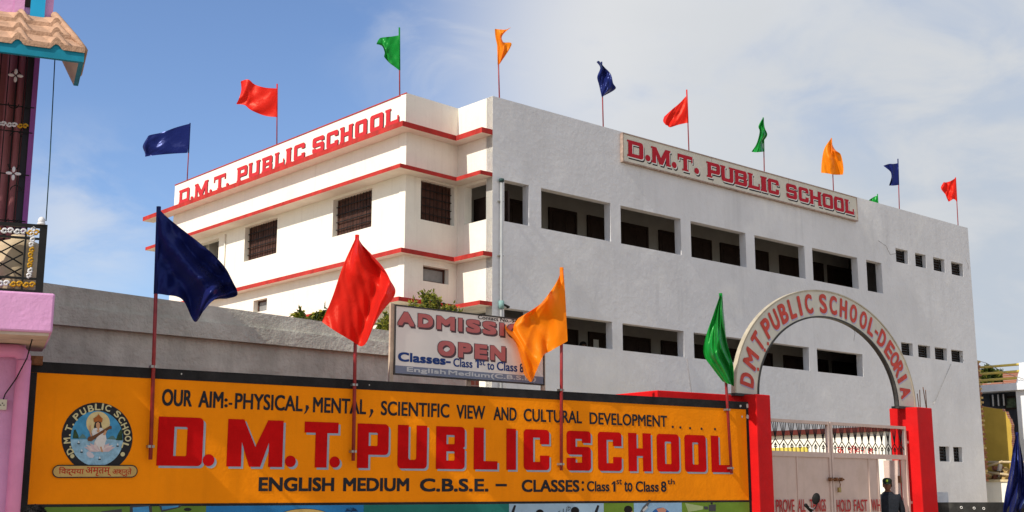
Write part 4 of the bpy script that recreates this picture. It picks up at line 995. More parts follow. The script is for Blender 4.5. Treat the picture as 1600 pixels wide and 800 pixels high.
roofflag('orange roof flag above the right end of the name board', 'orange', FB, -.25, (1299, 216), (1303, 315), [[(1298, 217), (1288, 232), (1284, 252), (1283, 270)], [(1299, 218), (1296, 236), (1294, 252), (1293, 271)], [(1299, 222), (1305, 239), (1305, 254), (1304, 273)], [(1300, 236), (1313, 240), (1318, 262), (1317, 273)]], 28, .1)
roofflag('navy roof flag with notched edge right of the name board', 'navy', FB, -.25, (1403, 248.5), (1405.5, 340), [[(1403, 255), (1403, 268), (1404, 280), (1404, 289)], [(1396, 256), (1396, 268), (1396, 280), (1397, 290)], [(1389, 256), (1392, 268), (1393, 280), (1391, 290)], [(1380, 259), (1391, 268), (1393, 276), (1389, 290)]], 29, .06)
roofflag('red roof flag at the far right end of the roof', 'red', FB, -.25, (1493, 277.5), (1498, 370), [[(1493, 278), (1494, 290), (1495, 302), (1495, 315)], [(1485, 283), (1485, 294), (1487, 305), (1490, 311)], [(1477, 285), (1479, 295), (1479, 307), (1483, 315)], [(1475, 284), (1470, 294), (1478, 305), (1481, 313)]], 30, .08)
bp_ = FB.p(17, -12, 10.45); tq = atY(1371, 303.5, 1); k_ = atY(1371, 330, 1)
r_ = ray(1371, 303.5); tp = CAM + r_ * (50 / r_.y); flag('green flag on the back of the roof, half hidden by the parapet', 'green', tp, (tp.x, tp.y, 10.42), [[(1371, 305), (1371.5, 315), (1372, 330)], [(1363, 309), (1363, 320), (1364, 334)], [(1356, 314), (1357, 325), (1359, 336)]], GRF, FB, 31, 14, .06, 1, .018)

# ================================================================ admission board on posts along the wall top
q = on(FS, 616, 600, -.09); FD = Frame(q, 50.0)
d0, d1 = FD.px(618, 530)[0], FD.px(848.5, 550)[0]; dz1 = (FD.px(619, 478)[1]); dz0 = FD.px(700, 589)[1]
ab = thing('admission_board', FD.p(d0, 0, WT), 'grey printed admission board standing on posts along the wall top', 'notice board')
b = MB(); b.box(FD, d0, d1, -.02, 0, dz0, dz1, BOARDW); b.build('panel', ab)
b = MB()
for a, c, d, e in ((d0 - .02, d1 + .02, dz0 - .02, dz0 - .001), (d0 - .02, d1 + .02, dz1 + .001, dz1 + .02), (d0 - .02, d0 - .001, dz0, dz1), (d1 + .001, d1 + .02, dz0, dz1)): b.box(FD, a, c, -.035, .008, d, e, mat('dark board frame', (.06, .055, .055), .6, .2, 6))
b.build('frame', ab)
for x in (612.5, 737.5, 850.5):
    s = FD.px(x, 598)[0]; b = MB(); oo = -.06 if x == 737.5 else -.012
    b.box(FD, s - .03, s + .03, oo - .035, oo, WT + .02, (dz1 + .03) if x != 737.5 else dz0 + .6, mat('pale rusty post', (.52, .42, .33), .7, .15, 8, streak=.4, stcol=(.3, .16, .1))); b.build('post', ab)
ADR = mat('salmon letter print', (.46, .13, .13), .5, .04); ADS = mat('dark letter outline print', (.10, .06, .07), .5); NAVYP = mat('navy print', (.02, .05, .20), .5); BANDP = mat('slate band print', (.20, .22, .30), .5, .05); PALE = mat('pale print', (.55, .55, .57), .5, .03)
DW, DH = d1 - d0, dz1 - dz0
def dtext(b, wd, u0, u1, v0, v1, m, bold, o, dx=0, dz=0): put_text(b, FD, wd, d0 + u0 * DW + dx, d0 + u1 * DW + dx, dz0 + v0 * DH + dz, dz0 + v1 * DH + dz, o, m, bold)
def du(x, y): s, z = FD.px(x, y); return (s - d0) / DW, (z - dz0) / DH
b = MB(); b2 = MB()
vA0, vA1 = du(622, 509)[1], du(640, 487)[1]
for wd, x0, x1 in (('A', 620, 648), ('D', 652, 677), ('M', 681, 711), ('I', 715, 723), ('S', 727.5, 751), ('S', 753, 776), ('I', 779.5, 788), ('O', 791, 817), ('N', 819, 842)):
    u0, u1 = du(x0, 505)[0], du(x1, 505)[0]; dtext(b2, wd, u0, u1, vA0, vA1, ADS, .125, .002, .02, -.02); dtext(b2, wd, u0, u1, vA0, vA1, ADS, .125, .0035); dtext(b, wd, u0 + .004, u1 - .004, vA0 + .008, vA1 - .008, ADR, .11, .005)
vA0, vA1 = du(690, 557)[1], du(690, 531)[1]
for wd, x0, x1 in (('O', 683, 711), ('P', 715, 737), ('E', 740.5, 762), ('N', 765, 790)):
    u0, u1 = du(x0, 548)[0], du(x1, 548)[0]; dtext(b2, wd, u0, u1, vA0, vA1, ADS, .125, .002, .02, -.02); dtext(b2, wd, u0, u1, vA0, vA1, ADS, .125, .0035); dtext(b, wd, u0 + .004, u1 - .004, vA0 + .008, vA1 - .008, ADR, .11, .005)
l1 = b.build('headline_lettering', ab, recalc=False); b2.build('letter_outline', l1, recalc=False)
b = MB()
for wd, x0, x1, y0, y1, bo in (('Classes-', 621.5, 704, 568, 553, .07), ('Class', 708, 738, 574, 560.5, .03), ('1', 742.5, 748, 575, 561.5, .0), ('st', 749, 758, 571, 562, .02), ('to', 761, 772, 578, 567, .03), ('Class', 776, 808, 580, 566, .03), ('8', 812, 818, 582, 568, .03), ('th', 819.5, 829, 577, 569, .02)):
    xm = (x0 + x1) / 2
    dtext(b, wd, du(x0, y0)[0], du(x1, y0)[0], du(xm, y0)[1], du(xm, y1)[1], NAVYP, bo, .004)
b.build('class_lettering', ab, recalc=False)
b = MB(); b.box(FD, d0 + .001, d1 - .001, .001, .003, dz0 + .001, dz0 + .115 * DH, BANDP); bd = b.build('band', ab)
b = MB()
for wd, x0, x1 in (('English', 635, 696), ('Medium(C.B.S.E.)', 700, 837)): dtext(b, wd, du(x0, 588)[0], du(x1, 590)[0], .014, .105, PALE, .05, .006)
b.build('band_lettering', bd, recalc=False)
b = MB(); dtext(b, 'Contact No.-94156618', du(746.5, 498)[0], du(836, 500)[0], du(770, 501)[1], du(770, 495)[1], INK, .03, .004); b.build('contact_lettering', ab, recalc=False)

# ================================================================ bare cement house behind the wall
c0 = atY(85, 450, 15.6); FC = Frame(c0, 53.0)
cs0, cs1 = -1.6, FC.px(734, 600)[0]
ch = thing('cement_house', FC.p(2, 0, 0), 'unpainted grey cement house with a stepped parapet behind the boundary wall', 'house')
zt0, zt1 = FC.px(85, 445)[1], FC.px(610, 518)[1]
def zl(s, za, zb): return za + (zb - za) * (s - 0) / FC.px(610, 518)[0]
def slab(b, o0, o1, f0, f1, e0=cs0, e1=cs1, m=CONC):
    b.hexa([FC.p(e0, o0, f0(e0)), FC.p(e1, o0, f0(e1)), FC.p(e1, o1, f0(e1)), FC.p(e0, o1, f0(e0)), FC.p(e0, o0, f1(e0)), FC.p(e1, o0, f1(e1)), FC.p(e1, o1, f1(e1)), FC.p(e0, o1, f1(e0))], m)
ztop = lambda s: zl(s, zt0, zt1)
zA = FC.px(86, 478)[1], FC.px(600, 536)[1]; zB = FC.px(86, 508)[1], FC.px(600, 556)[1]
zmid = lambda s: zl(s, *zA); zlow = lambda s: zl(s, *zB)
b = MB(); slab(b, -6, 0, lambda s: 0, lambda s: zlow(s) - .002); b.build('wall', ch)
b = MB(); slab(b, -6, .10, zlow, lambda s: zmid(s) - .001); b.build('roof_band', ch)
b = MB(); slab(b, -.22, .055, zmid, ztop); slab(b, -6, -5.8, zmid, ztop); b.build('parapet', ch)
b = MB(); b.box(FC, cs1 + .002, cs1 + .22, -.5, -.05, 0, zlow(cs1) + .1, BRICK); b.build('brick_end', ch)

# ================================================================ pink house at the left edge
FPk = Frame(FS.p(-10.72, .10, 0), 67)
ph = thing('pink_house', FPk.p(-1.5, 0, 0), 'pink painted house with balcony and tiled canopy at the left edge', 'house')
HO = .95                                                       # balcony depth
sr = FPk.px(84, 490, HO)[0]; zs1 = FPk.px(60, 457, HO)[1]; zs0 = FPk.px(60, 519, HO)[1]
HL = -6.0
b = MB(); b.box(FPk, HL, .0, -5, 0, 0, zs0 - .002, PINK); b.build('wall', ph)
b = MB(); b.box(FPk, HL, sr, -.6, HO, zs0, zs1, PINK); b.build('balcony_slab', ph, bevel=.02)
b = MB(); b.box(FPk, HL, sr - .03, -.58, HO - .03, zs0 - .03, zs0 - .001, mat('stained soffit', (.50, .42, .34), .9, .15, 4)); b.build('soffit', ph)
# first floor, recessed
REC = -.25
sj = FPk.px(53, 217, REC)[0]; zc0 = FPk.px(40, 100, REC)[1]
b = MB()
b.box(FPk, HL, sj - .55, -2.4, REC - .6, zs1 + .001, zc0 + .5, MAROON)
b.box(FPk, sj - .055, sj, -2.4, REC, zs1 + .001, zc0 + .5, PURPLE)
b.box(FPk, sj - .12, sj - .056, -2.4, REC - .04, zs1 + .001, zc0 + .5, mat('dark jamb paint', (.03, .03, .04), .6, .1))
b.box(FPk, sj - .549, sj - .121, -2.4, REC - .5, zs1 + .001, zc0 + .5, MAROON)
b.build('upper_wall', ph)
b = MB()
for x in (12, 30): s = FPk.px(x, 200, REC - .45)[0]; b.tube([FPk.p(s, REC - .5, zs1), FPk.p(s, REC - .5, zc0 + .4)], .06, mat('rosy column paint', (.36, .15, .16), .5, .1), 14)
b.build('curtain_fold', ph)
# window grille in front of it
b = MB()
gx0, gx1 = FPk.px(-20, 200, REC)[0], sj - .12
for i in range(9):
    s = gx1 - .02 - i * .085; b.tube([FPk.p(s, REC, zs1), FPk.p(s, REC, zc0 + .3)], .006, IRON, 5)
for y in (82, 165, 205, 272, 345): z = FPk.px(20, y, REC)[1]; b.tube([FPk.p(HL, REC, z), FPk.p(gx1 + .1, REC, z)], .007, IRON, 5)
for y in (140, 235, 320):
    sc0, z = FPk.px(23, y, REC)
    for sg in (-1, 1): b.tube([FPk.p(sc0 + .055 * math.cos(q), REC + .005, z + sg * .16 + sg * .055 * math.sin(q)) for q in [R(15 * j) for j in range(13)]], .006, IRON, 5)
gr = b.build('window_grille', ph)
b = MB()
for x, y in ((24.5, 118), (21, 271)):
    s, z = FPk.px(x, y, REC + .02)
    for k in range(4):
        a = math.pi / 2 * k; b.ball(FPk.p(s + .045 * math.cos(a), REC + .02, z + .045 * math.sin(a)), .034 if k % 2 == 0 else .018, .012, .034 if k % 2 else .018, SILV, 10, 6, Matrix.Rotation(R(-67 + 90), 3, 'Z'))
b.build('flower_ornament', gr)
def scroll(b, F, s, z, o, L, vert, m):
    for k in range(2):
        pts = []
        for j in range(13):
            a = R(j * 32); r_ = L * .26 * (1 - j / 20)
            x = (k - .5) * L * .5 + r_ * math.cos(a) * (1 if k else -1); y = r_ * math.sin(a) * (1 if k else -1)
            pts.append(F.p(s + (y if vert else x), o, z + (x if vert else y)))
        b.tube(pts, .011, m, 6)
b = MB(); zz = FPk.px(20, 195, REC + .03)[1]; s_ = FPk.px(17, 195, REC + .03)[0]
for i in range(6): scroll(b, FPk, s_ + .12 - i * .11, zz, REC + .03, .10, False, GOLD if i in (0, 4, 5) else SILV)
b.build('scroll_strip', gr)
# balcony railing
RO = HO - .08
rs1 = FPk.px(71, 400, RO)[0]; rz1 = FPk.px(40, 349, RO)[1]; rz0 = zs1 + .004
rl = MB(); t = .04
rl.box(FPk, HL, rs1, RO - .04, RO, rz1 - .035, rz1, IRON); rl.box(FPk, HL, rs1, RO - .04, RO, rz0, rz0 + .03, IRON)
rl.box(FPk, rs1 - .07, rs1, RO - .045, RO + .004, rz0, rz1 + .002, IRON)
iw = .135
rl.box(FPk, HL, rs1 - .07, RO - .035, RO - .005, rz1 - iw - .02, rz1 - iw, IRON); rl.box(FPk, HL, rs1 - .07, RO - .035, RO - .005, rz0 + iw, rz0 + iw + .02, IRON); rl.box(FPk, rs1 - .07 - iw, rs1 - .07 - iw + .02, RO - .034, RO - .006, rz0 + .03, rz1 - .035, IRON)
for o_ in (0, .14, .28): rl.tube([FPk.p(rs1 - .21, RO - .02, rz1 - .17 - o_), FPk.p(rs1 - .21 - .7, RO - .02, rz1 - .17 - o_ - .45)], .008, IRON, 6); rl.tube([FPk.p(rs1 - .21, RO - .02, rz0 + .17 + o_ * .8), FPk.p(rs1 - .21 - .75, RO - .02, rz0 + .17 + o_ * .8 + .42)], .008, IRON, 6)
for q in range(3): rl.tube([FPk.p(rs1 - .72 + (.10 + .05 * q) * math.cos(R(20 * j)), RO - .02, (rz0 + rz1) / 2 + (.10 + .05 * q) * math.sin(R(20 * j))) for j in range(19)], .007, IRON, 5)
for z in (rz0, rz1 - .02): rl.box(FPk, rs1 - .04, rs1, .05, RO - .05, z, z + .02, IRON)
for k in range(6): rl.tube([FPk.p(rs1 - .02, .1 + k * .13, rz0), FPk.p(rs1 - .02, .1 + k * .13, rz1)], .007, IRON, 5)
rail = rl.build('balcony_railing', ph)
b = MB()
for i in range(7):
    m_ = SILV if i % 4 in (0, 1) else GOLD
    scroll(b, FPk, rs1 - .13 - i * .12, rz1 - .085, RO - .01, .11, False, GOLD if i in (0, 3, 4) else SILV); scroll(b, FPk, rs1 - .13 - i * .12, rz0 + .082, RO - .01, .11, False, GOLD if i in (0, 1, 5) else SILV)
for i in range(5): scroll(b, FPk, rs1 - .135, rz0 + .2 + i * .105, RO - .01, .1, True, GOLD if i in (1, 2) else SILV)
b.build('scroll_ornament', rail)
b = MB(); b.ball(FPk.p(rs1 - .06, RO - .02, rz1 + .04), .035, .035, .045, SILV, 12, 8); b.tube([FPk.p(rs1 - .06, RO - .02, rz1), FPk.p(rs1 - .06, RO - .02, rz1 + .02)], .04, SILV, 10); b.build('finial', rail)
# pipe with elbow and drain stub
b = MB(); so_ = FPk.px(31, 650, .09)[0]; zt_ = FPk.px(20, 548, .09)[1]
elb = [FPk.p(so_ - .10 + .10 * math.sin(R(15 * j)), .09, zt_ - .10 + .10 * math.cos(R(15 * j))) for j in range(7)]
b.tube([FPk.p(HL, .09, zt_)] + elb + [FPk.p(so_, .09, 0)], .072, PINKD, 14); b.build('drain_pipe', ph)
b = MB(); s_, z_ = FPk.px(48, 563, -.02); b.box(FPk, s_ - .1, s_ + .12, -.14, -.02, z_ - .04, z_ + .05, RUST); b.build('pipe_stub', ph)
b = MB(); s_, z_ = FPk.px(4, 633, .0); b.box(FPk, s_ - .04, s_ + .04, .001, .05, z_ - .05, z_ + .055, mat('socket plastic', (.60, .58, .48), .4, .05)); sb2 = b.build('socket_box', ph)
b = MB()
for k in range(3): b.box(FPk, s_ - .008 + (k - 1) * .016, s_ + .002 + (k - 1) * .016, .0505, .053, z_ - .01 + (k == 1) * .02, z_ + .002 + (k == 1) * .02, IRON)
b.build('socket_hole', sb2)
# tiled canopy
CO_ = .95
cz0 = FPk.px(130, 97, CO_)[1]; cz1 = FPk.px(132, 82, CO_)[1]; cr_ = FPk.px(131.5, 90, CO_)[0]
ridge_z = FPk.px(83, 30, .02)[1]; cw = .10; s_top = FPk.px(85, 31, .02)[0]
pitch_w = .37
def tprof(s):
    ph_ = ((s - (cr_ - .33)) / pitch_w) % 1.0
    return .07 * max(0, math.sin(math.pi * ph_ / .30)) ** .9 if ph_ < .30 else 0.0
BKO = .12
b = MB(); b.box(FPk, HL, cr_, CO_ - .05, CO_, cz0, cz1, TEAL); b.box(FPk, cr_ - .05, cr_ - .001, BKO, CO_ - .052, cz0 + .001, cz1 - .001, TEAL); 
for k in range(80):
    u0, u1 = (cr_ - 2.6) + 2.6 * k / 80, (cr_ - 2.6) + 2.6 * (k + 1) / 80
    b.hexa([FPk.p(u0, CO_ - .03, cz1 - .0), FPk.p(u1, CO_ - .03, cz1 - .0), FPk.p(u1, CO_ - .002, cz1 - .0), FPk.p(u0, CO_ - .002, cz1 - .0),
            FPk.p(u0, CO_ - .03, cz1 + .004 + tprof(u0)), FPk.p(u1, CO_ - .03, cz1 + .004 + tprof(u1)), FPk.p(u1, CO_ - .002, cz1 + .004 + tprof(u1)), FPk.p(u0, CO_ - .002, cz1 + .004 + tprof(u0))], TEAL)
b.build('fascia', ph)
b = MB(); SOFC = mat('canopy soffit plaster', (.52, .46, .38), .9, .1, 3)
zs_ = cz0 + (ridge_z - cz1) * .92
b.face([FPk.p(HL, .0, zs_), FPk.p(s_top - .05, .0, zs_), FPk.p(cr_ - .05, CO_ - .05, cz0 + .004), FPk.p(HL, CO_ - .05, cz0 + .004)], SOFC)
b.face([FPk.p(cr_ - .05, CO_ - .05, cz0 + .004), FPk.p(s_top - .05, .0, zs_), FPk.p(cr_ - .05, BKO, cz0 + .004)], SOFC)
b.face([FPk.p(cr_ - .01, BKO, cz0 + .004), FPk.p(cr_ - .01, BKO, cz1), FPk.p(s_top, BKO - .1, ridge_z), FPk.p(s_top - .05, .0, zs_)], SOFC); b.build('canopy_soffit', ph)
b = MB()
def rz(o): return cz1 + (ridge_z - cz1) * (CO_ - o) / (CO_ - .02)
def send(o): return cr_ + (s_top - cr_) * (CO_ - o) / (CO_ - .02)     # hip edge
rows = 3
for r_ in range(rows):
    o_lo = CO_ + .015 - (CO_ - 0.0) * r_ / rows; o_hi = CO_ + .015 - (CO_ - 0.0) * (r_ + 1) / rows - .03; o_hi = max(o_hi, .0)
    e_lo, e_hi = send(o_lo), send(o_hi); S = []
    s = cr_ - 2.6
    NS = 170
    prof = tprof
    prev = None
    for k in range(NS + 1):
        f_ = k / NS; sl_ = (cr_ - 2.6) + (e_lo - cr_ + 2.6) * f_; sh_ = (cr_ - 2.6) + (e_hi - cr_ + 2.6) * f_
        lo_t = FPk.p(sl_, o_lo, rz(o_lo) + .06 + prof(sl_)); hi_t = FPk.p(sh_, o_hi, rz(o_hi) + .008 + prof(sh_)); lo_b = FPk.p(sl_, o_lo, rz(o_lo) + .002 + prof(sl_) * .75)
        if prev:
            b.face([prev[0], lo_t, hi_t, prev[1]], TILE, True); b.face([prev[2], lo_b, lo_t, prev[0]], TILE)
        prev = (lo_t, hi_t, lo_b)
    # right hip slope
for r_ in range(rows):
    f0, f1 = r_ / rows, (r_ + 1) / rows
    def hp(f, side): 
        o = CO_ - (CO_ - .02) * f
        return FPk.p(send(o) + .01, o if side else (BKO + (0 - BKO) * f), rz(o) + .03)
    b.face([hp(f0, 1), hp(f0, 0), hp(f1, 0), hp(f1, 1)], TILE)
    q0, q1 = hp(f0, 1), hp(f0, 0); b.tube([q0, q1], .022, TILE, 6)
hipp = [FPk.p(send(CO_ - (CO_ - .02) * f) + .0, CO_ - (CO_ - .02) * f, rz(CO_ - (CO_ - .02) * f) + .045) for f in (0, .33, .66, 1)]
b.tube(hipp, [.02, .035, .04, .045], TILE, 8)
b.build('tiled_canopy', ph, recalc=False)
b = MB()
zu = ridge_z - .05; s_r = FPk.px(83, 18, .0)[0]; sb0, sb1 = FPk.px(47, 18, .03)[0], FPk.px(70, 18, .03)[0]
b.box(FPk, HL, s_r, -.5, 0, zu, zu + 1.5, PINK); s_ = FPk.px(25, 12, .03)[0]
b.box(FPk, HL, s_ - .02, .001, .03, zu, zu + .42, PINK); b.box(FPk, s_ - .02, sb0 - .06, .001, .04, zu, zu + .36, PINK)
b.build('top_wall', ph)
b = MB(); b.box(FPk, sb0, sb1, .001, .06, zu, zu + 1.6, BLUEP); b.build('blue_pilaster', ph)
b = MB(); s0_, z0_ = FPk.px(28, 5, .03); b.box(FPk, s0_ - .6, s0_ + .2, .001, .02, z0_ - .02, z0_ + .9, DOORDARK); b.build('upper_window', ph)
# drum on the balcony
s_, z_ = FPk.px(28, 420, .55)
b = MB(); prof_ = [(.0, .0), (.19, 0), (.21, .03), (.20, .2), (.215, .24), (.20, .28), (.205, .45), (.19, .5), (.09, .53), (.09, .57), (0, .57)]
vs = []; fs = []
for r_, z in prof_:
    for k in range(20): vs.append(FPk.p(s_ + r_ * math.cos(R(18 * k)), .55 + r_ * math.sin(R(18 * k)), zs1 + .003 + z * 1.1))
for i in range(len(prof_) - 1):
    for k in range(20): fs.append((i * 20 + k, i * 20 + (k + 1) % 20, (i + 1) * 20 + (k + 1) % 20, (i + 1) * 20 + k))
b.mesh(vs, fs, mat('beige plastic drum', (.50, .40, .27), .5, .06, 4), True)
tag(b.build('plastic_drum'), 'beige plastic drum standing on the pink balcony behind its railing', 'drum')

# cables
def cable(name, pts, r_, label, m=IRON):
    b = MB(); b.tube(pts, r_, m, 5); tag(b.build(name), label, 'cable')
cable('cable', [on(FPk, 86, 88, .25), on(FPk, 82, 170, .45), on(FPk, 78, 250, .7), on(FPk, 72, 345, RO)], .006, 'thin dark cable hanging from the tiled canopy to the balcony rail', mat('green black cable', (.02, .05, .05)))
cable('cable', [on(FPk, 51, 527, .6), on(FPk, 42, 560, .3), on(FPk, 25, 592, .15), on(FPk, 8, 616, .05), on(FPk, 4, 628, .03)], .007, 'black cable running from under the balcony slab to the socket')
# ================================================================ right hand side: broken wall, neighbour house
cend = FB.p(BLEN, 0, 0)
FN = Frame(atY(1572, 767, 49), -41.6, -1)
nh = thing('neighbour_house', FN.p(0, 0, 0), 'white neighbour house with yellow terrace rails right of the school', 'house')
def nx(x, y, o=0): return FN.px(x, y, o)
DG = mat('dark slate wall paint', (.05, .055, .065), .7, .15, 3)
sL, sR = nx(1520, 650)[0], nx(1760, 650)[0]
zbt, zbb = nx(1572, 600)[1], nx(1572, 611)[1]
b = MB(); b.box(FN, sR, sL, -.9, -.6, 0, zbb - .001, DG); b.build('wall', nh)
b = MB(); b.box(FN, sR, sL, -6, .25, zbb, zbt, mat('white beam paint', (.72, .74, .78), .8, .04, 2, streak=.1)); b.build('terrace_slab', nh)
b = MB(); c_ = nx(1600, 680)[0]; b.box(FN, sR, c_ + .2, -.55, .0, 0, zbb - .002, MATS['white beam paint']); b.build('column', nh)
b = MB(); w0, w1 = nx(1588, 630, -.6)[0], nx(1573, 630, -.6)[0]; z0_, z1_ = nx(1580, 637, -.6)[1], nx(1580, 622, -.6)[1]
b.box(FN, w0 - .08, w1 + .08, -.599, -.55, z0_ - .08, z1_ + .08, DOORDARK); wn = b.build('window', nh)
b = MB(); b.box(FN, w0, w1, -.549, -.54, z0_, z1_, mat('green tinted glass', (.10, .13, .08), .15, .4, 6)); b.build('window_pane', wn)
YEL = mat('yellow rail paint', (.66, .50, .12), .5, .06)
b = MB()
for y0, y1 in ((573.5, 569.5), (583.5, 580.5), (593.5, 591)):
    z = nx(1570, (y0 + y1) / 2)[1]; b.tube([FN.p(sL, .1, z), FN.p(nx(1597, 580)[0], .1, z)], .05, YEL, 8)
b.build('terrace_rail', nh)
b = MB(); s_ = nx(1600, 585)[0]; b.box(FN, s_ - .25, s_ + .08, -.1, .2, zbt + .001, nx(1600, 567)[1], MATS['white beam paint'])
b.hexa([FN.p(s_ + .09, 0, zbt + .001), FN.p(s_ + .28, 0, zbt + .001), FN.p(s_ + .28, .15, zbt + .001), FN.p(s_ + .09, .15, zbt + .001), FN.p(s_ + .09, 0, zbt + .45), FN.p(s_ + .12, 0, zbt + .45), FN.p(s_ + .12, .15, zbt + .45), FN.p(s_ + .09, .15, zbt + .45)], MATS['white beam paint']); b.build('terrace_post', nh)
b = MB(); b.box(FN, nx(1600, 590, -5)[0] - 3, nx(1562, 590, -5)[0], -5.6, -5.3, zbt + .002, nx(1580, 580.5, -5.3)[1], BRICK); b.box(FN, nx(1561, 590, -5)[0], nx(1545, 590, -5)[0] + 2, -5.6, -5.3, zbt + .002, nx(1580, 596, -5.3)[1], BRICK); b.build('brick_parapet', nh)
b = MB()
for i in range(7): s = nx(1542 + i * 4.2, 630)[0]; b.tube([FN.p(s, -.3, nx(1550, 634)[1]), FN.p(s, -.3, nx(1550, 616)[1])], .03, SILV if i % 2 else IRON, 6)
b.tube([FN.p(sL, .2, nx(1540, 606)[1]), FN.p(nx(1562, 610)[0], .2, nx(1562, 610)[1])], .04, IRON, 6); b.build('ornamental_grille', nh)
# yellow broken wall
FY = Frame(FN.p(0, 1.4, 0), -41.6, -1)
def y5(*p): return [FY.px(x, y) for x, y in p]
b = MB(); yv = y5((1530, 757), (1580, 757), (1581, 716), (1582, 700), (1580.5, 690), (1581.5, 684), (1580, 672), (1580.5, 664), (1578, 658), (1577, 654), (1575.5, 654), (1573, 648), (1571.5, 643), (1567, 642.5), (1566, 639), (1556, 638.5), (1536, 635), (1530, 634))
YW = mat('ochre broken wall paint', (.44, .30, .055), .85, .06, 2, .15, 20, streak=.15)
tri = tessellate_polygon([[Vector((x, y, 0)) for x, y in yv]])
n = len(yv); vv = [FY.p(s, 0, z) for s, z in yv] + [FY.p(s, -.23, z) for s, z in yv]
b.mesh(vv, [tuple(t) for t in tri] + [tuple(i + n for i in t) for t in tri], YW); b.mesh(vv, [(i, (i + 1) % n, n + (i + 1) % n, n + i) for i in range(n)], BRICK)
tag(b.build('broken_wall'), 'ochre yellow broken wall with a ragged edge right of the school', 'wall')
# toothed brick edge along the end of the grey side
b = MB(); rnd = random.Random(4); z = 1.75; BR1 = mat('loose brick', (.24, .10, .06), .95, .25, 6, .3, 40); BR2 = mat('ochre plaster crumb', (.40, .28, .12), .95, .2, 6, .3, 40)
ztt = FB.px(1531, 566)[1]
while z < ztt:
    ln = (.12 if int(z / .085) % 2 else .24) + rnd.uniform(-.03, .05)
    b.box(FB, BLEN + .012, BLEN + .06 + ln, -.3 + rnd.uniform(-.02, .02), -.04, z, z + .074, BR2 if rnd.random() < .28 else BR1); z += .085
tag(b.build('brick_stub'), 'ragged column of toothed bricks left against the grey school wall', 'brickwork')
# white low wall and rubble
FV = Frame(FN.p(0, 2.2, 0), -41.6, -1)
b = MB(); s0_, s1_ = FV.px(1760, 770)[0], FV.px(1525, 770)[0]; zv = FV.px(1560, 753)[1]
b.box(FV, s0_, s1_, -.25, 0, 0, zv, WHITE); b.box(FV, s0_, s1_, -.3, .05, zv + .001, zv + .09, mat('stained coping', (.55, .46, .28), .9, .2, 4)); tag(b.build('low_white_wall'), 'low white wall with stained coping under the rubble', 'wall')
b = MB(); rnd = random.Random(9)
for i in range(150):
    s = rnd.uniform(FV.px(1590, 748)[0] - 1.5, s1_); o = rnd.uniform(-1.2, -.1); r_ = rnd.uniform(.05, .16); c = FV.p(s, o, zv + .1 + abs(rnd.gauss(0, .16)))
    M = Matrix.Rotation(rnd.uniform(0, 6), 3, Vector((rnd.random(), rnd.random(), rnd.random() + .1)).normalized())
    cs = [c + M @ Vector((x * r_ * 1.3, y * r_ * .7, z * r_ * .5)) for x, y, z in ((-1, -1, -1), (1, -1, -1), (1, 1, -1), (-1, 1, -1), (-1, -1, 1), (1, -1, 1), (1, 1, 1), (-1, 1, 1))]
    b.hexa(cs, rnd.choice((BR1, BR2, mat('plaster rubble', (.5, .45, .38), .9, .15, 5))))
b.box(FV, s0_, s1_, -1.3, -.26, 0, zv + .12, GROUND)
tag(b.build('rubble'), 'heap of broken bricks and plaster behind the low white wall', 'rubble', kind='stuff')
BAM = mat('pale bamboo', (.50, .40, .25), .7, .12, 6)
for lab, p, q in (('long level bamboo pole fixed in front of the ochre wall', (1541, 722), (1604, 722)), ('short slanting bamboo pole propped against the brick stub', (1541, 729), (1566, 721)), ('lower bamboo pole lying along the rubble', (1543, 738), (1576, 742))):
    b = MB(); b.tube([on(FV, *p, -.05), on(FV, *q, .02)], .045, BAM, 7); tag(b.build('bamboo_pole'), lab, 'pole', 'bamboo poles by the rubble')
# black painted compound wall right of the gate and the small plaster post
FK = Frame(FPR.p(.52, -.28, 0), 86)
zk = FK.px(1530, 785)[1]
b = MB(); b.box(FK, 0.01, 12, -.2, 0, 0, zk, mat('sooty black wall paint', (.035, .035, .034), .85, .3, 3, .4, 20, stain=.5, stcol=(.12, .12, .11))); kb = b.build('black_wall'); tag(kb, 'low black stained compound wall at the lower right', 'wall')
for x, y in ((1502, 793), (1522, 794), (1537, 794.5)):
    s, z = FK.px(x, y); b = MB(); b.tube([FK.p(s + .02 * math.cos(R(30 * k)), .004, z + .02 * math.sin(R(30 * k))) for k in range(13)], .006, WP, 5); o = b.build('white_ring', kb)
b = MB(); s0_, s1_ = FG.px(1468, 780, -.75)[0], FG.px(1482, 780, -.75)[0]; z = FG.px(1475, 769, -.75)[1]; b.box(FG, s0_ - .1, s1_, -1.1, -.75, 0, z, GREY); tag(b.build('plaster_post'), 'short grey plastered post beside the right gate pillar', 'post')
# navy flag at the lower right
tq = on(FK, 1589, 676, .06); bq = on(FK, 1596, 860, .06)
flag('navy satin flag hanging limp above the black wall, lower right', 'navy', tq, bq, [[(1589, 677), (1583, 700), (1577, 740), (1570, 775), (1566, 812)], [(1590, 679), (1589, 712), (1586, 750), (1582, 780), (1578, 806)], [(1591, 682), (1595, 718), (1596, 752), (1594, 780), (1592, 797)], [(1592, 684), (1600, 725), (1606, 758), (1607, 778), (1605, 790)]], None, FK, 41, 32, .10, 1, .02)
cable('cable', [FB.p(sB(1500, 556), .02, FB.px(1500, 556)[1]), on(FN, 1540, 567, .3), on(FN, 1572, 583, .3), on(FN, 1610, 596, .3)], .012, 'thin wire from the school wall to the neighbour terrace', STEEL)
cable('cable', [on(FB, 1486, 569, .015), on(FB, 1476, 592, .03), on(FB, 1462, 625, .05), on(FB, 1458, 632, .05)], .008, 'thin cable hanging down the grey wall above the right pillar', STEEL)

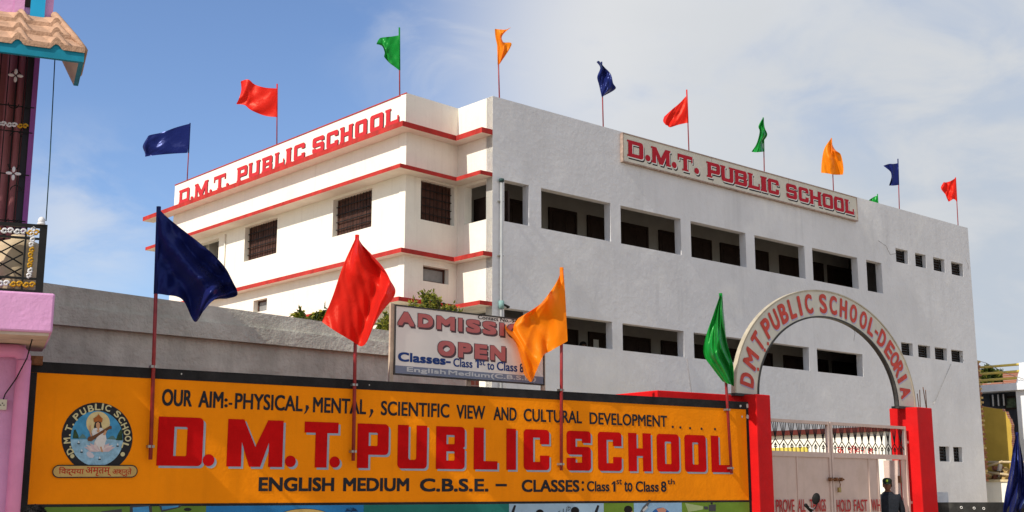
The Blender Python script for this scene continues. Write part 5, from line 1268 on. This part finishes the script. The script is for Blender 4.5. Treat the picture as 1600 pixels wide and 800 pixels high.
# ================================================================ shrubs and far trees
BARK = mat('bark', (.12, .09, .065), .95, .2, 8, .4, 40)
def leafmat(n, c, t):
    m = mat(n, c, .55, .3, 3); b = m.node_tree.nodes['Principled BSDF']; T = m.node_tree; o = T.nodes['Material Output']
    if not T.nodes.get('Translucent BSDF'):
        tr = T.nodes.new('ShaderNodeBsdfTranslucent'); tr.inputs[0].default_value = (*t, 1); mx = T.nodes.new('ShaderNodeMixShader'); mx.inputs[0].default_value = .35
        T.links.new(b.outputs[0], mx.inputs[1]); T.links.new(tr.outputs[0], mx.inputs[2]); T.links.new(mx.outputs[0], o.inputs[0])
    return m
LEAF1 = leafmat('olive leaf', (.17, .18, .03), (.30, .33, .05)); LEAF2 = leafmat('yellow green leaf', (.36, .34, .05), (.4, .4, .06)); LEAF3 = leafmat('dark leaf', (.035, .055, .015), (.08, .12, .02))
def leaf(b, c, d, L, W, m, rnd):
    d = d.normalized(); a = d.cross(Vector((rnd.uniform(-1, 1), rnd.uniform(-1, 1), rnd.uniform(-.3, 1)))).normalized(); nn = d.cross(a)
    b.face([c, c + d * L * .45 + a * W + nn * W * .3, c + d * L - nn * L * .12, c + d * L * .45 - a * W + nn * W * .3], m)
def shrub(name, label, cat, blobs, base, leafL, n, seed, mats, droop=.3, tall=None):
    """blobs: (pixel x, y, radius in px) clumps; the stem forks from the base point into each of them"""
    rnd = random.Random(seed); Y = base.y
    root = thing(name, base, label, cat)
    t = MB(); f = MB(); C0 = Vector(base)
    low = min((atY(x, y, Y) for x, y, r in blobs), key=lambda p: p.z); fork = Vector((base.x * .6 + low.x * .4, Y, base.z + (low.z - base.z) * .8))
    t.tube([C0, C0.lerp(fork, .5) + Vector((.04, .03, 0)), fork], [.09, .07, .055], BARK, 8)
    for x, y, r in blobs:
        yo = rnd.uniform(-.4, .4); c = atY(x, y, Y + yo); rr = r / FPX * Y
        mid = fork.lerp(c, .55) + Vector((rnd.uniform(-.1, .1), rnd.uniform(-.1, .1), .08))
        t.tube([fork, mid, c], [.04, .025, .010], BARK, 6)
        for k in range(7):
            dv = Vector((rnd.gauss(0, 1), rnd.gauss(0, 1), rnd.gauss(.35, .8))).normalized(); tip = c + dv * rr * rnd.uniform(.55, 1.15); st = mid.lerp(c, rnd.uniform(.4, 1))
            t.tube([st, st.lerp(tip, .5) + Vector((0, 0, .03)), tip], [.012, .008, .003], BARK, 4)
            for j in range(int(n / 7)):
                q = st.lerp(tip, rnd.uniform(.2, 1.05)) + Vector((rnd.gauss(0, 1), rnd.gauss(0, 1), rnd.gauss(0, 1))) * rr * .13
                d = (dv * .6 + Vector((rnd.gauss(0, .6), rnd.gauss(0, .6), rnd.gauss(-droop, .5))))
                leaf(f, q, d, leafL * rnd.uniform(.6, 1.25), leafL * rnd.uniform(.16, .24), rnd.choices(mats, (5, 3, 3))[0], rnd)
    t.build('trunk', root); f.build('crown', root, recalc=False)
base = atY(672, 760, 24.5); base.z = 0
shrub('leafy_shrub', 'yellow green leafy shrub showing above the admission board', 'shrub', [(652, 480, 14), (668, 466, 13), (686, 472, 15), (676, 484, 14), (699, 484, 12), (640, 488, 9), (712, 490, 10), (660, 492, 14), (690, 494, 14)], base, .10, 190, 3, (LEAF1, LEAF2, LEAF3), .15)
base = atY(604, 760, 24.2); base.z = 0
shrub('leafy_shrub', 'sparse shrub showing between the red flag and the admission board', 'shrub', [(600, 503, 10), (609, 496, 8), (596, 511, 8), (612, 508, 8), (604, 517, 10)], base, .11, 120, 5, (LEAF1, LEAF2, LEAF3), .2)
base = atY(490, 760, 23.5); base.z = 0
shrub('drooping_shrub', 'drooping dark leaved sapling above the cement parapet', 'shrub', [(470, 489, 7), (476, 496, 8), (494, 489, 6), (503, 493, 8), (512, 485, 6), (505, 503, 9), (478, 505, 8)], base, .17, 63, 8, (LEAF3, LEAF1, LEAF2), .9)
base = atY(1553, 700, 66); base.z = 0
shrub('dark_tree', 'dark tree beyond the terrace rails of the neighbour house', 'tree', [(1545, 582, 12), (1552, 588, 14), (1540, 592, 14), (1558, 594, 12), (1549, 598, 14), (1537, 606, 14), (1563, 603, 12)], base, .5, 160, 9, (LEAF3, LEAF3, LEAF1), .2)

# ================================================================ people
SKINM = mat('brown skin', (.15, .068, .038), .55, .05, 12)
HAIRM = mat('black hair', (.012, .010, .010), .5, .3, 60, .5, 120)
def skin_mesh(name, pts, edges, radii, m, sub=2, root=0):
    me = bpy.data.meshes.new(name); me.from_pydata([tuple(p) for p in pts], edges, []); o = bpy.data.objects.new(name, me); COL.objects.link(o)
    md = o.modifiers.new('s', 'SKIN'); md.use_smooth_shade = True
    for i, r_ in enumerate(radii):
        sv = me.skin_vertices[0].data[i]; sv.radius = r_ if isinstance(r_, tuple) else (r_, r_); sv.use_root = (i == root)
    sd = o.modifiers.new('d', 'SUBSURF'); sd.levels = sub; sd.render_levels = sub
    bpy.context.view_layer.update()
    r = bpy.data.meshes.new_from_object(o.evaluated_get(bpy.context.evaluated_depsgraph_get()))
    bpy.data.objects.remove(o); r.materials.clear(); r.materials.append(m)
    for p in r.polygons: p.use_smooth = True
    return r
def person(loc, yaw, H, label, shirt, trou, arms, cap=None, hair=True, tilt=0.0, badge=None):
    """yaw turns the front (-y) ; arms: (upper, lower) local offsets per side in units of height"""
    k = H / 1.72; root = thing('person', loc, label, 'person', None)
    Rz = Matrix.Rotation(yaw, 4, 'Z'); L0 = Vector(loc)
    def T(v): return L0 + (Rz @ Vector(v)) * k
    P = {'pel': (0, 0, .93), 'sp': (0, .01, 1.12), 'ch': (0, 0, 1.32), 'nk': (0, .01, 1.45), 'hd': (0, -.005, 1.54)}
    rad = {'pel': (.15, .11), 'sp': (.12, .09), 'ch': (.125, .085), 'nk': (.058, .06), 'hd': (.06, .06)}
    E_ = [('pel', 'sp'), ('sp', 'ch'), ('ch', 'nk'), ('nk', 'hd')]
    for s, n in ((-1, 'l'), (1, 'r')):
        sh = Vector((s * .18, 0, 1.385)); el = sh + Vector(arms[n][0]); wr = el + Vector(arms[n][1]); hd = wr + Vector(arms[n][1]).normalized() * .07
        P.update({'sh' + n: sh, 'el' + n: el, 'wr' + n: wr, 'pa' + n: hd, 'hi' + n: (s * .095, 0, .88), 'kn' + n: (s * .105, -.015, .48), 'an' + n: (s * .11, .02, .09), 'to' + n: (s * .125, -.15, .035)})
        rad.update({'sh' + n: (.054, .054), 'el' + n: (.044, .044), 'wr' + n: (.029, .026), 'pa' + n: (.040, .022), 'hi' + n: (.088, .09), 'kn' + n: (.058, .058), 'an' + n: (.04, .042), 'to' + n: (.042, .026)})
        E_ += [('ch', 'sh' + n), ('sh' + n, 'el' + n), ('el' + n, 'wr' + n), ('wr' + n, 'pa' + n), ('pel', 'hi' + n), ('hi' + n, 'kn' + n), ('kn' + n, 'an' + n), ('an' + n, 'to' + n)]
        dr = Vector(arms[n][1]).normalized(); sd = dr.cross(Vector((0, 1, .1))).normalized(); cu = sd.cross(dr)
        for j in range(5):
            if j == 0: a0 = wr + dr * .03 + cu * -.02; a1 = a0 + (dr * .5 - cu * .8).normalized() * .035; a2 = a1 + dr * .03; names = 't'
            else: a0 = hd + cu * (-.036 + .018 * j); a1 = a0 + dr * (.04 + .004 * (2 - abs(j - 2.5))); a2 = a1 + (dr + sd * .45 * -s).normalized() * .035
            for q, v in (('a', a0), ('b', a1), ('c', a2)): P['f%s%d%s' % (n, j, q)] = v; rad['f%s%d%s' % (n, j, q)] = (.0095, .0095)
            E_ += [('pa' + n if j else 'wr' + n, 'f%s%da' % (n, j)), ('f%s%da' % (n, j), 'f%s%db' % (n, j)), ('f%s%db' % (n, j), 'f%s%dc' % (n, j))]
    K_ = list(P); ix = {q: i for i, q in enumerate(K_)}
    me = skin_mesh('body', [T(P[q]) for q in K_], [(ix[a], ix[c]) for a, c in E_], [tuple(x * k for x in rad[q]) for q in K_], SKINM, 2, 0)
    # head joined into the body mesh
    bm = bmesh.new(); bm.from_mesh(me)
    hb = bmesh.ops.create_uvsphere(bm, u_segments=24, v_segments=16, radius=1.0)['verts']
    Rh = Matrix.Rotation(tilt, 4, 'X')
    for v in hb:
        x, y, z = v.co
        jaw = 1 - .28 * max(0, -z) ** 1.3
        q = Vector((x * .074 * jaw, y * .094 * (1 - .12 * max(0, -z)), z * .118))
        if y < -.55:
            nose = math.exp(-((x / .22) ** 2)) * math.exp(-(((z + .12) / .24) ** 2)); q.y -= .022 * nose
            eye = math.exp(-(((abs(x) - .42) / .2) ** 2)) * math.exp(-(((z - .08) / .13) ** 2)); q.y += .012 * eye
            mouth = math.exp(-((x / .3) ** 2)) * math.exp(-(((z + .48) / .07) ** 2)); q.y -= .005 * mouth
            chin = math.exp(-((x / .3) ** 2)) * math.exp(-(((z + .85) / .16) ** 2)); q.y -= .012 * chin
        q = Rh @ q; v.co = T((q.x, q.y - .012, q.z + 1.60))
    for s in (-1, 1):
        eb = bmesh.ops.create_uvsphere(bm, u_segments=8, v_segments=6, radius=1.0)['verts']
        for v in eb: q = Rh @ Vector((s * .075 + v.co.x * .010, .008 + v.co.y * .02, v.co.z * .032)); v.co = T((q.x, q.y - .012, q.z + 1.60))
    for f in bm.faces: f.smooth = True
    bm.to_mesh(me); bm.free()
    body = bpy.data.objects.new('body', me); link(body, root)
    b = MB()
    for s in (-1, 1):
        q = Rh @ Vector((s * .031, -.079, .010)); b.ball(T((q.x, q.y - .012, q.z + 1.60)), .011 * k, .007 * k, .007 * k, mat('eye white', (.6, .57, .52), .3), 10, 6)
        q = Rh @ Vector((s * .031, -.0855, .010)); b.ball(T((q.x, q.y - .012, q.z + 1.60)), .005 * k, .003 * k, .005 * k, HAIRM, 8, 5)
        q0, q1 = Rh @ Vector((s * .016, -.090, .030)), Rh @ Vector((s * .05, -.078, .030)); b.tube([T((q0.x, q0.y - .012, q0.z + 1.6)), T((q1.x, q1.y - .012, q1.z + 1.6))], .0045 * k, HAIRM, 5)
    q0, q1 = Rh @ Vector((-.024, -.089, -.056)), Rh @ Vector((.024, -.089, -.056)); b.tube([T((q0.x, q0.y - .012, q0.z + 1.6)), T((0, -.107, 1.6 - .054)), T((q1.x, q1.y - .012, q1.z + 1.6))], .005 * k, mat('lip', (.17, .06, .045), .5), 6)
    b.build('face', root)
    # clothes: the same limbs, a little fuller, ending at collar, cuffs, waist and ankles
    def garment(nm, keys, edges, grow, m, sub=2):
        pts = [T(p) for _, p, _ in keys]; ii = {q: i for i, (q, _, _) in enumerate(keys)}
        r = skin_mesh(nm, pts, [(ii[a], ii[c]) for a, c in edges], [((r_[0] + grow) * k, (r_[1] + grow) * k) for _, _, r_ in keys], m, sub, 0)
        link(bpy.data.objects.new(nm, r), root)
    ks = [('sp', (0, .005, 1.08), (.155, .115)), ('hem', (0, .005, .90), (.17, .13)), ('ch', P['ch'], (.17, .125)), ('uc', (0, .010, 1.405), (.155, .118)), ('co', (0, .014, 1.46), (.100, .098)), ('ct', (0, .012, 1.49), (.082, .084))]; es = [('sp', 'hem'), ('sp', 'ch'), ('ch', 'uc'), ('uc', 'co'), ('co', 'ct')]
    for n in 'lr':
        wr_ = Vector(P['el' + n]).lerp(Vector(P['wr' + n]), .86)
        ks += [('sh' + n, P['sh' + n], (.08, .08)), ('el' + n, P['el' + n], (.055, .055)), ('cu' + n, wr_, (.043, .043))]; es += [('ch', 'sh' + n), ('sh' + n, 'el' + n), ('el' + n, 'cu' + n)]
    garment('shirt', ks, es, .004, shirt)
    ks = [('pel', (0, 0, .92), (.158, .12))]; es = []
    for n in 'lr':
        ks += [('hi' + n, P['hi' + n], (.098, .10)), ('kn' + n, P['kn' + n], (.074, .074)), ('an' + n, (P['an' + n][0], .02, .085), (.066, .07))]; es += [('pel', 'hi' + n), ('hi' + n, 'kn' + n), ('kn' + n, 'an' + n)]
    garment('trousers', ks, es, .004, trou)
    b = MB()
    for s in (-1, 1): b.ball(T((s * .122, -.05, .045)), .052 * k, .135 * k, .05 * k, HAIRM, 14, 8, Matrix.Rotation(yaw, 3, 'Z'))
    b.build('shoe', root)
    if not cap or hair:
        b = MB(); rnd = random.Random(5); vs = []; fs = []; nu, nv = 26, 10
        for j in range(nv + 1):
            th = math.pi * .60 * j / nv
            for i in range(nu):
                ph_ = 2 * math.pi * i / nu; y_ = math.sin(th) * math.sin(ph_); t_ = th * (.62 if y_ < -.35 and th > 1.0 else 1)
                q = Rh @ Vector((.083 * math.sin(t_) * math.cos(ph_), .104 * math.sin(t_) * math.sin(ph_), .127 * math.cos(t_))); q *= 1 + rnd.uniform(-.02, .05)
                vs.append(T((q.x, q.y - .006, q.z + 1.603)))
        for j in range(nv):
            for i in range(nu): fs.append((j * nu + i, (j + 1) * nu + i, (j + 1) * nu + (i + 1) % nu, j * nu + (i + 1) % nu))
        b.mesh(vs, fs, HAIRM, True)
        if not cap:
            for i in range(900):
                ph_ = rnd.uniform(0, 6.28); th = math.acos(rnd.uniform(-.05, 1)); d = Vector((math.sin(th) * math.cos(ph_), math.sin(th) * math.sin(ph_), math.cos(th)))
                q = Rh @ Vector((.085 * d.x, .106 * d.y, .128 * d.z)); e = q + Rh @ (d * .010 + Vector((rnd.gauss(0, .013), rnd.gauss(0, .013), .002)))
                p0, p1 = T((q.x, q.y - .006, q.z + 1.60)), T((e.x, e.y - .006, e.z + 1.60)); b.tube([p0, p0.lerp(p1, .6), p1], [.0025 * k, .002 * k, .0006], HAIRM, 4)
        b.build('hair', root, recalc=False)
    if cap:
        b = MB(); vs = []; fs = []; nu = 24; prof_ = [(.0, .150), (.05, .147), (.088, .128), (.100, .10), (.096, .055), (.094, .05)]
        for r_, z in prof_:
            for i in range(nu):
                a = 2 * math.pi * i / nu; q = Rh @ Vector((r_ * .86 * math.cos(a), r_ * 1.06 * math.sin(a), z)); vs.append(T((q.x, q.y - .008, q.z + 1.585)))
        for j in range(len(prof_) - 1):
            for i in range(nu): fs.append((j * nu + i, (j + 1) * nu + i, (j + 1) * nu + (i + 1) % nu, j * nu + (i + 1) % nu))
        b.mesh(vs, fs, cap, True); N_ = 10; top = []; bot = []
        for i in range(N_ + 1):
            a = math.pi * (1.12 + .76 * i / N_); q0 = Rh @ Vector((.083 * math.cos(a), .100 * math.sin(a), .058)); q1 = Rh @ Vector((.083 * math.cos(a), .100 * math.sin(a) - .065 * math.sin(math.pi * i / N_), .050 - .012 * math.sin(math.pi * i / N_)))
            top.append(T((q0.x, q0.y - .008, q0.z + 1.585))); bot.append(T((q1.x, q1.y - .008, q1.z + 1.585)))
        for i in range(N_):
            b.face([top[i], top[i + 1], bot[i + 1], bot[i]], cap, True); dz = Vector((0, 0, -.006)); b.face([top[i] + dz, bot[i] + dz, bot[i + 1] + dz, top[i + 1] + dz], cap, True); b.face([bot[i], bot[i + 1], bot[i + 1] + dz, bot[i] + dz], cap)
        cpo = b.build('cap', root)
        if badge:
            b = MB(); q = Rh @ Vector((0, -.108, .092)); b.ball(T((q.x, q.y - .008, q.z + 1.585)), .022 * k, .006 * k, .025 * k, badge, 12, 7, Matrix.Rotation(yaw, 3, 'Z')); b.build('badge', cpo)
    return root
UNI = mat('dark grey uniform cloth', (.016, .019, .026), .85, .15, 10, .3, 60)
gq_ = FG.p(FG.px(1387, 760, GO - .04)[0], GO - .04, 0); gp = atY(1387, 767, gq_.y); top = atY(1387, 746.5, gq_.y).z
gy = math.atan2(gp.x, gp.y)
person((gp.x, gp.y, 0), -gy * .6 - .15, top / 1.735 * 1.72, 'guard in dark uniform and peaked cap standing at the gate opening', UNI, mat('black trouser cloth', (.018, .02, .025), .85, .15, 10),
       {'l': ((-.055, .07, -.27), (.06, .12, -.2)), 'r': ((.065, .06, -.27), (-.04, .13, -.2))}, cap=mat('dark green cap cloth', (.014, .022, .014), .8, .1, 20), hair=True, badge=mat('green gold badge', (.20, .30, .03), .5, .2, 30))
hp_ = atY(55, 788, 9.2)
person((hp_.x, hp_.y, 0), 2.6, hp_.z / 1.735 * 1.72, 'person with tousled black hair, only the top of the head in view', mat('plain blue shirt cloth', (.12, .18, .30), .85, .1, 10), mat('khaki cloth', (.18, .14, .09), .85, .1, 10),
       {'l': ((-.05, .03, -.28), (.0, -.06, -.24)), 'r': ((.05, .03, -.28), (.0, -.06, -.24))}, tilt=.15)
cpx = FB.px(910.5, 536, -.5); cp_ = FB.p(cpx[0], -.5, 3.751)
person(cp_, R(48), (cpx[1] + .03 - 3.751), 'person standing in the lower corridor, face just above the sill', mat('maroon shirt cloth', (.12, .03, .03), .85, .1, 10), mat('khaki cloth', (.18, .14, .09)),
       {'l': ((-.05, .03, -.28), (.0, -.06, -.24)), 'r': ((.05, .03, -.28), (.0, -.06, -.24))})
s_, z_ = FB.px(932, 537, CO + .06); b = MB(); b.box(FB, s_ - .12, s_ + .1, CO + .05, CO + .056, z_ - .14, z_ + .12, WP); tag(b.build('paper_notice'), 'small white paper stuck on a dark corridor door', 'notice')

# ================================================================ motorcycle parked before the gate
mo = atY(1275, 778, 16.6)
MCF = Frame((mo.x + .15, mo.y - .10, 0), 100)                # s runs forward
moto = thing('motorcycle', MCF.p(-.4, 0, 0), 'parked motorcycle with black grip and mirror in front of the gate', 'motorcycle')
BLK = mat('black rubber', (.012, .012, .012), .6, .2, 20); CHR = mat('chrome', (.6, .6, .6), .2, .05, 3, metal=1.0); TANK = mat('maroon tank paint', (.12, .008, .01), .25, .05, 3, spec=.6)
def wheel(s):
    c = MCF.p(s, 0, .30); b = MB()
    ring = [c + MCF.d * (.265 * math.cos(R(10 * k))) + Vector((0, 0, .265 * math.sin(R(10 * k)))) for k in range(37)]; b.tube(ring, .045, BLK, 8); wo = b.build('wheel', moto)
    b = MB(); ring = [c + MCF.d * (.215 * math.cos(R(10 * k))) + Vector((0, 0, .215 * math.sin(R(10 * k)))) for k in range(37)]; b.tube(ring, .016, CHR, 6)
    for k in range(18): a = R(20 * k); b.tube([c + MCF.n * (.03 if k % 2 else -.03), c + MCF.d * (.21 * math.cos(a)) + Vector((0, 0, .21 * math.sin(a)))], .003, CHR, 4)
    b.tube([c - MCF.n * .06, c + MCF.n * .06], .045, CHR, 12); b.build('rim', wo)
wheel(.15); wheel(-1.10)
b = MB()
for o in (-.09, .09): b.tube([MCF.p(.15, o, .30), MCF.p(-.13, o, 1.0)], .022, CHR, 8)
b.build('fork', moto)
b = MB(); b.tube([MCF.p(-.14, 0, .92), MCF.p(-.35, 0, .68), MCF.p(-.75, 0, .60), MCF.p(-1.2, 0, .78)], .03, BLK, 8); b.tube([MCF.p(-.2, 0, .80), MCF.p(-.35, 0, .32), MCF.p(-.8, 0, .30), MCF.p(-1.10, .07, .30)], .024, BLK, 8); b.build('frame', moto)
b = MB(); b.ball(MCF.p(-.52, 0, .44), .17, .15, .17, CHR, 14, 9); b.tube([MCF.p(-.5, .12, .35), MCF.p(-.9, .16, .30), MCF.p(-1.35, .16, .36)], [.02, .035, .045], CHR, 10); b.build('engine', moto)
b = MB(); b.ball(MCF.p(-.42, 0, .83), .27, .15, .13, TANK, 18, 10, Matrix.Rotation(R(-10), 3, 'Z')); b.build('fuel_tank', moto)
b = MB(); b.tube([MCF.p(-.62, 0, .82), MCF.p(-.8, 0, .80), MCF.p(-1.25, 0, .86)], [.10, .12, .09], BLK, 12); b.build('seat', moto)
b = MB(); b.ball(MCF.p(.02, 0, .93), .10, .10, .10, BLK, 14, 9); b.ball(MCF.p(.075, 0, .93), .06, .085, .085, mat('headlight glass', (.6, .6, .6), .1), 14, 9); b.build('headlight', moto)
for s, q in ((.15, 1), (-1.10, -1)):
    b = MB(); pts = [MCF.p(s + .32 * math.cos(R(a)), 0, .30 + .32 * math.sin(R(a))) for a in range(35 if q > 0 else 50, 150, 10)]; b.tube(pts, .05, TANK if q > 0 else BLK, 8); b.build('mudguard', moto)
hc = MCF.p(-.15, 0, 1.02)
grip = atY(1259, 789.5, 16.4); gin = atY(1268, 799, 16.45)
b = MB(); b.tube([hc - MCF.n * .30 + MCF.d * -.2, hc - MCF.n * .15 + Vector((0, 0, .04)), hc, gin.lerp(hc, .4) + Vector((0, 0, .02)), gin], .012, CHR, 8); b.build('handlebar', moto)
b = MB(); b.tube([gin, grip], [.021, .023], BLK, 10); b.ball(grip, .026, .026, .026, BLK, 10, 6); gq = b.build('grip', moto)
b = MB(); b.tube([gin.lerp(grip, .2), gin.lerp(grip, .5) + Vector((.05, -.06, -.01)), grip + Vector((.04, -.06, -.03))], .007, CHR, 6); b.build('lever', moto)
b = MB(); me_ = mo + Vector((0, 0, -.01)); b.tube([gin, gin.lerp(me_, .4) + Vector((.03, 0, -.02)), me_ + Vector((.02, 0, -.05))], .007, BLK, 6)
vd = (CAM - me_).normalized(); M = Matrix.Rotation(R(14), 3, 'Y')
b.ball(me_, .054, .022, .078, BLK, 16, 10, M); b.build('mirror', moto)
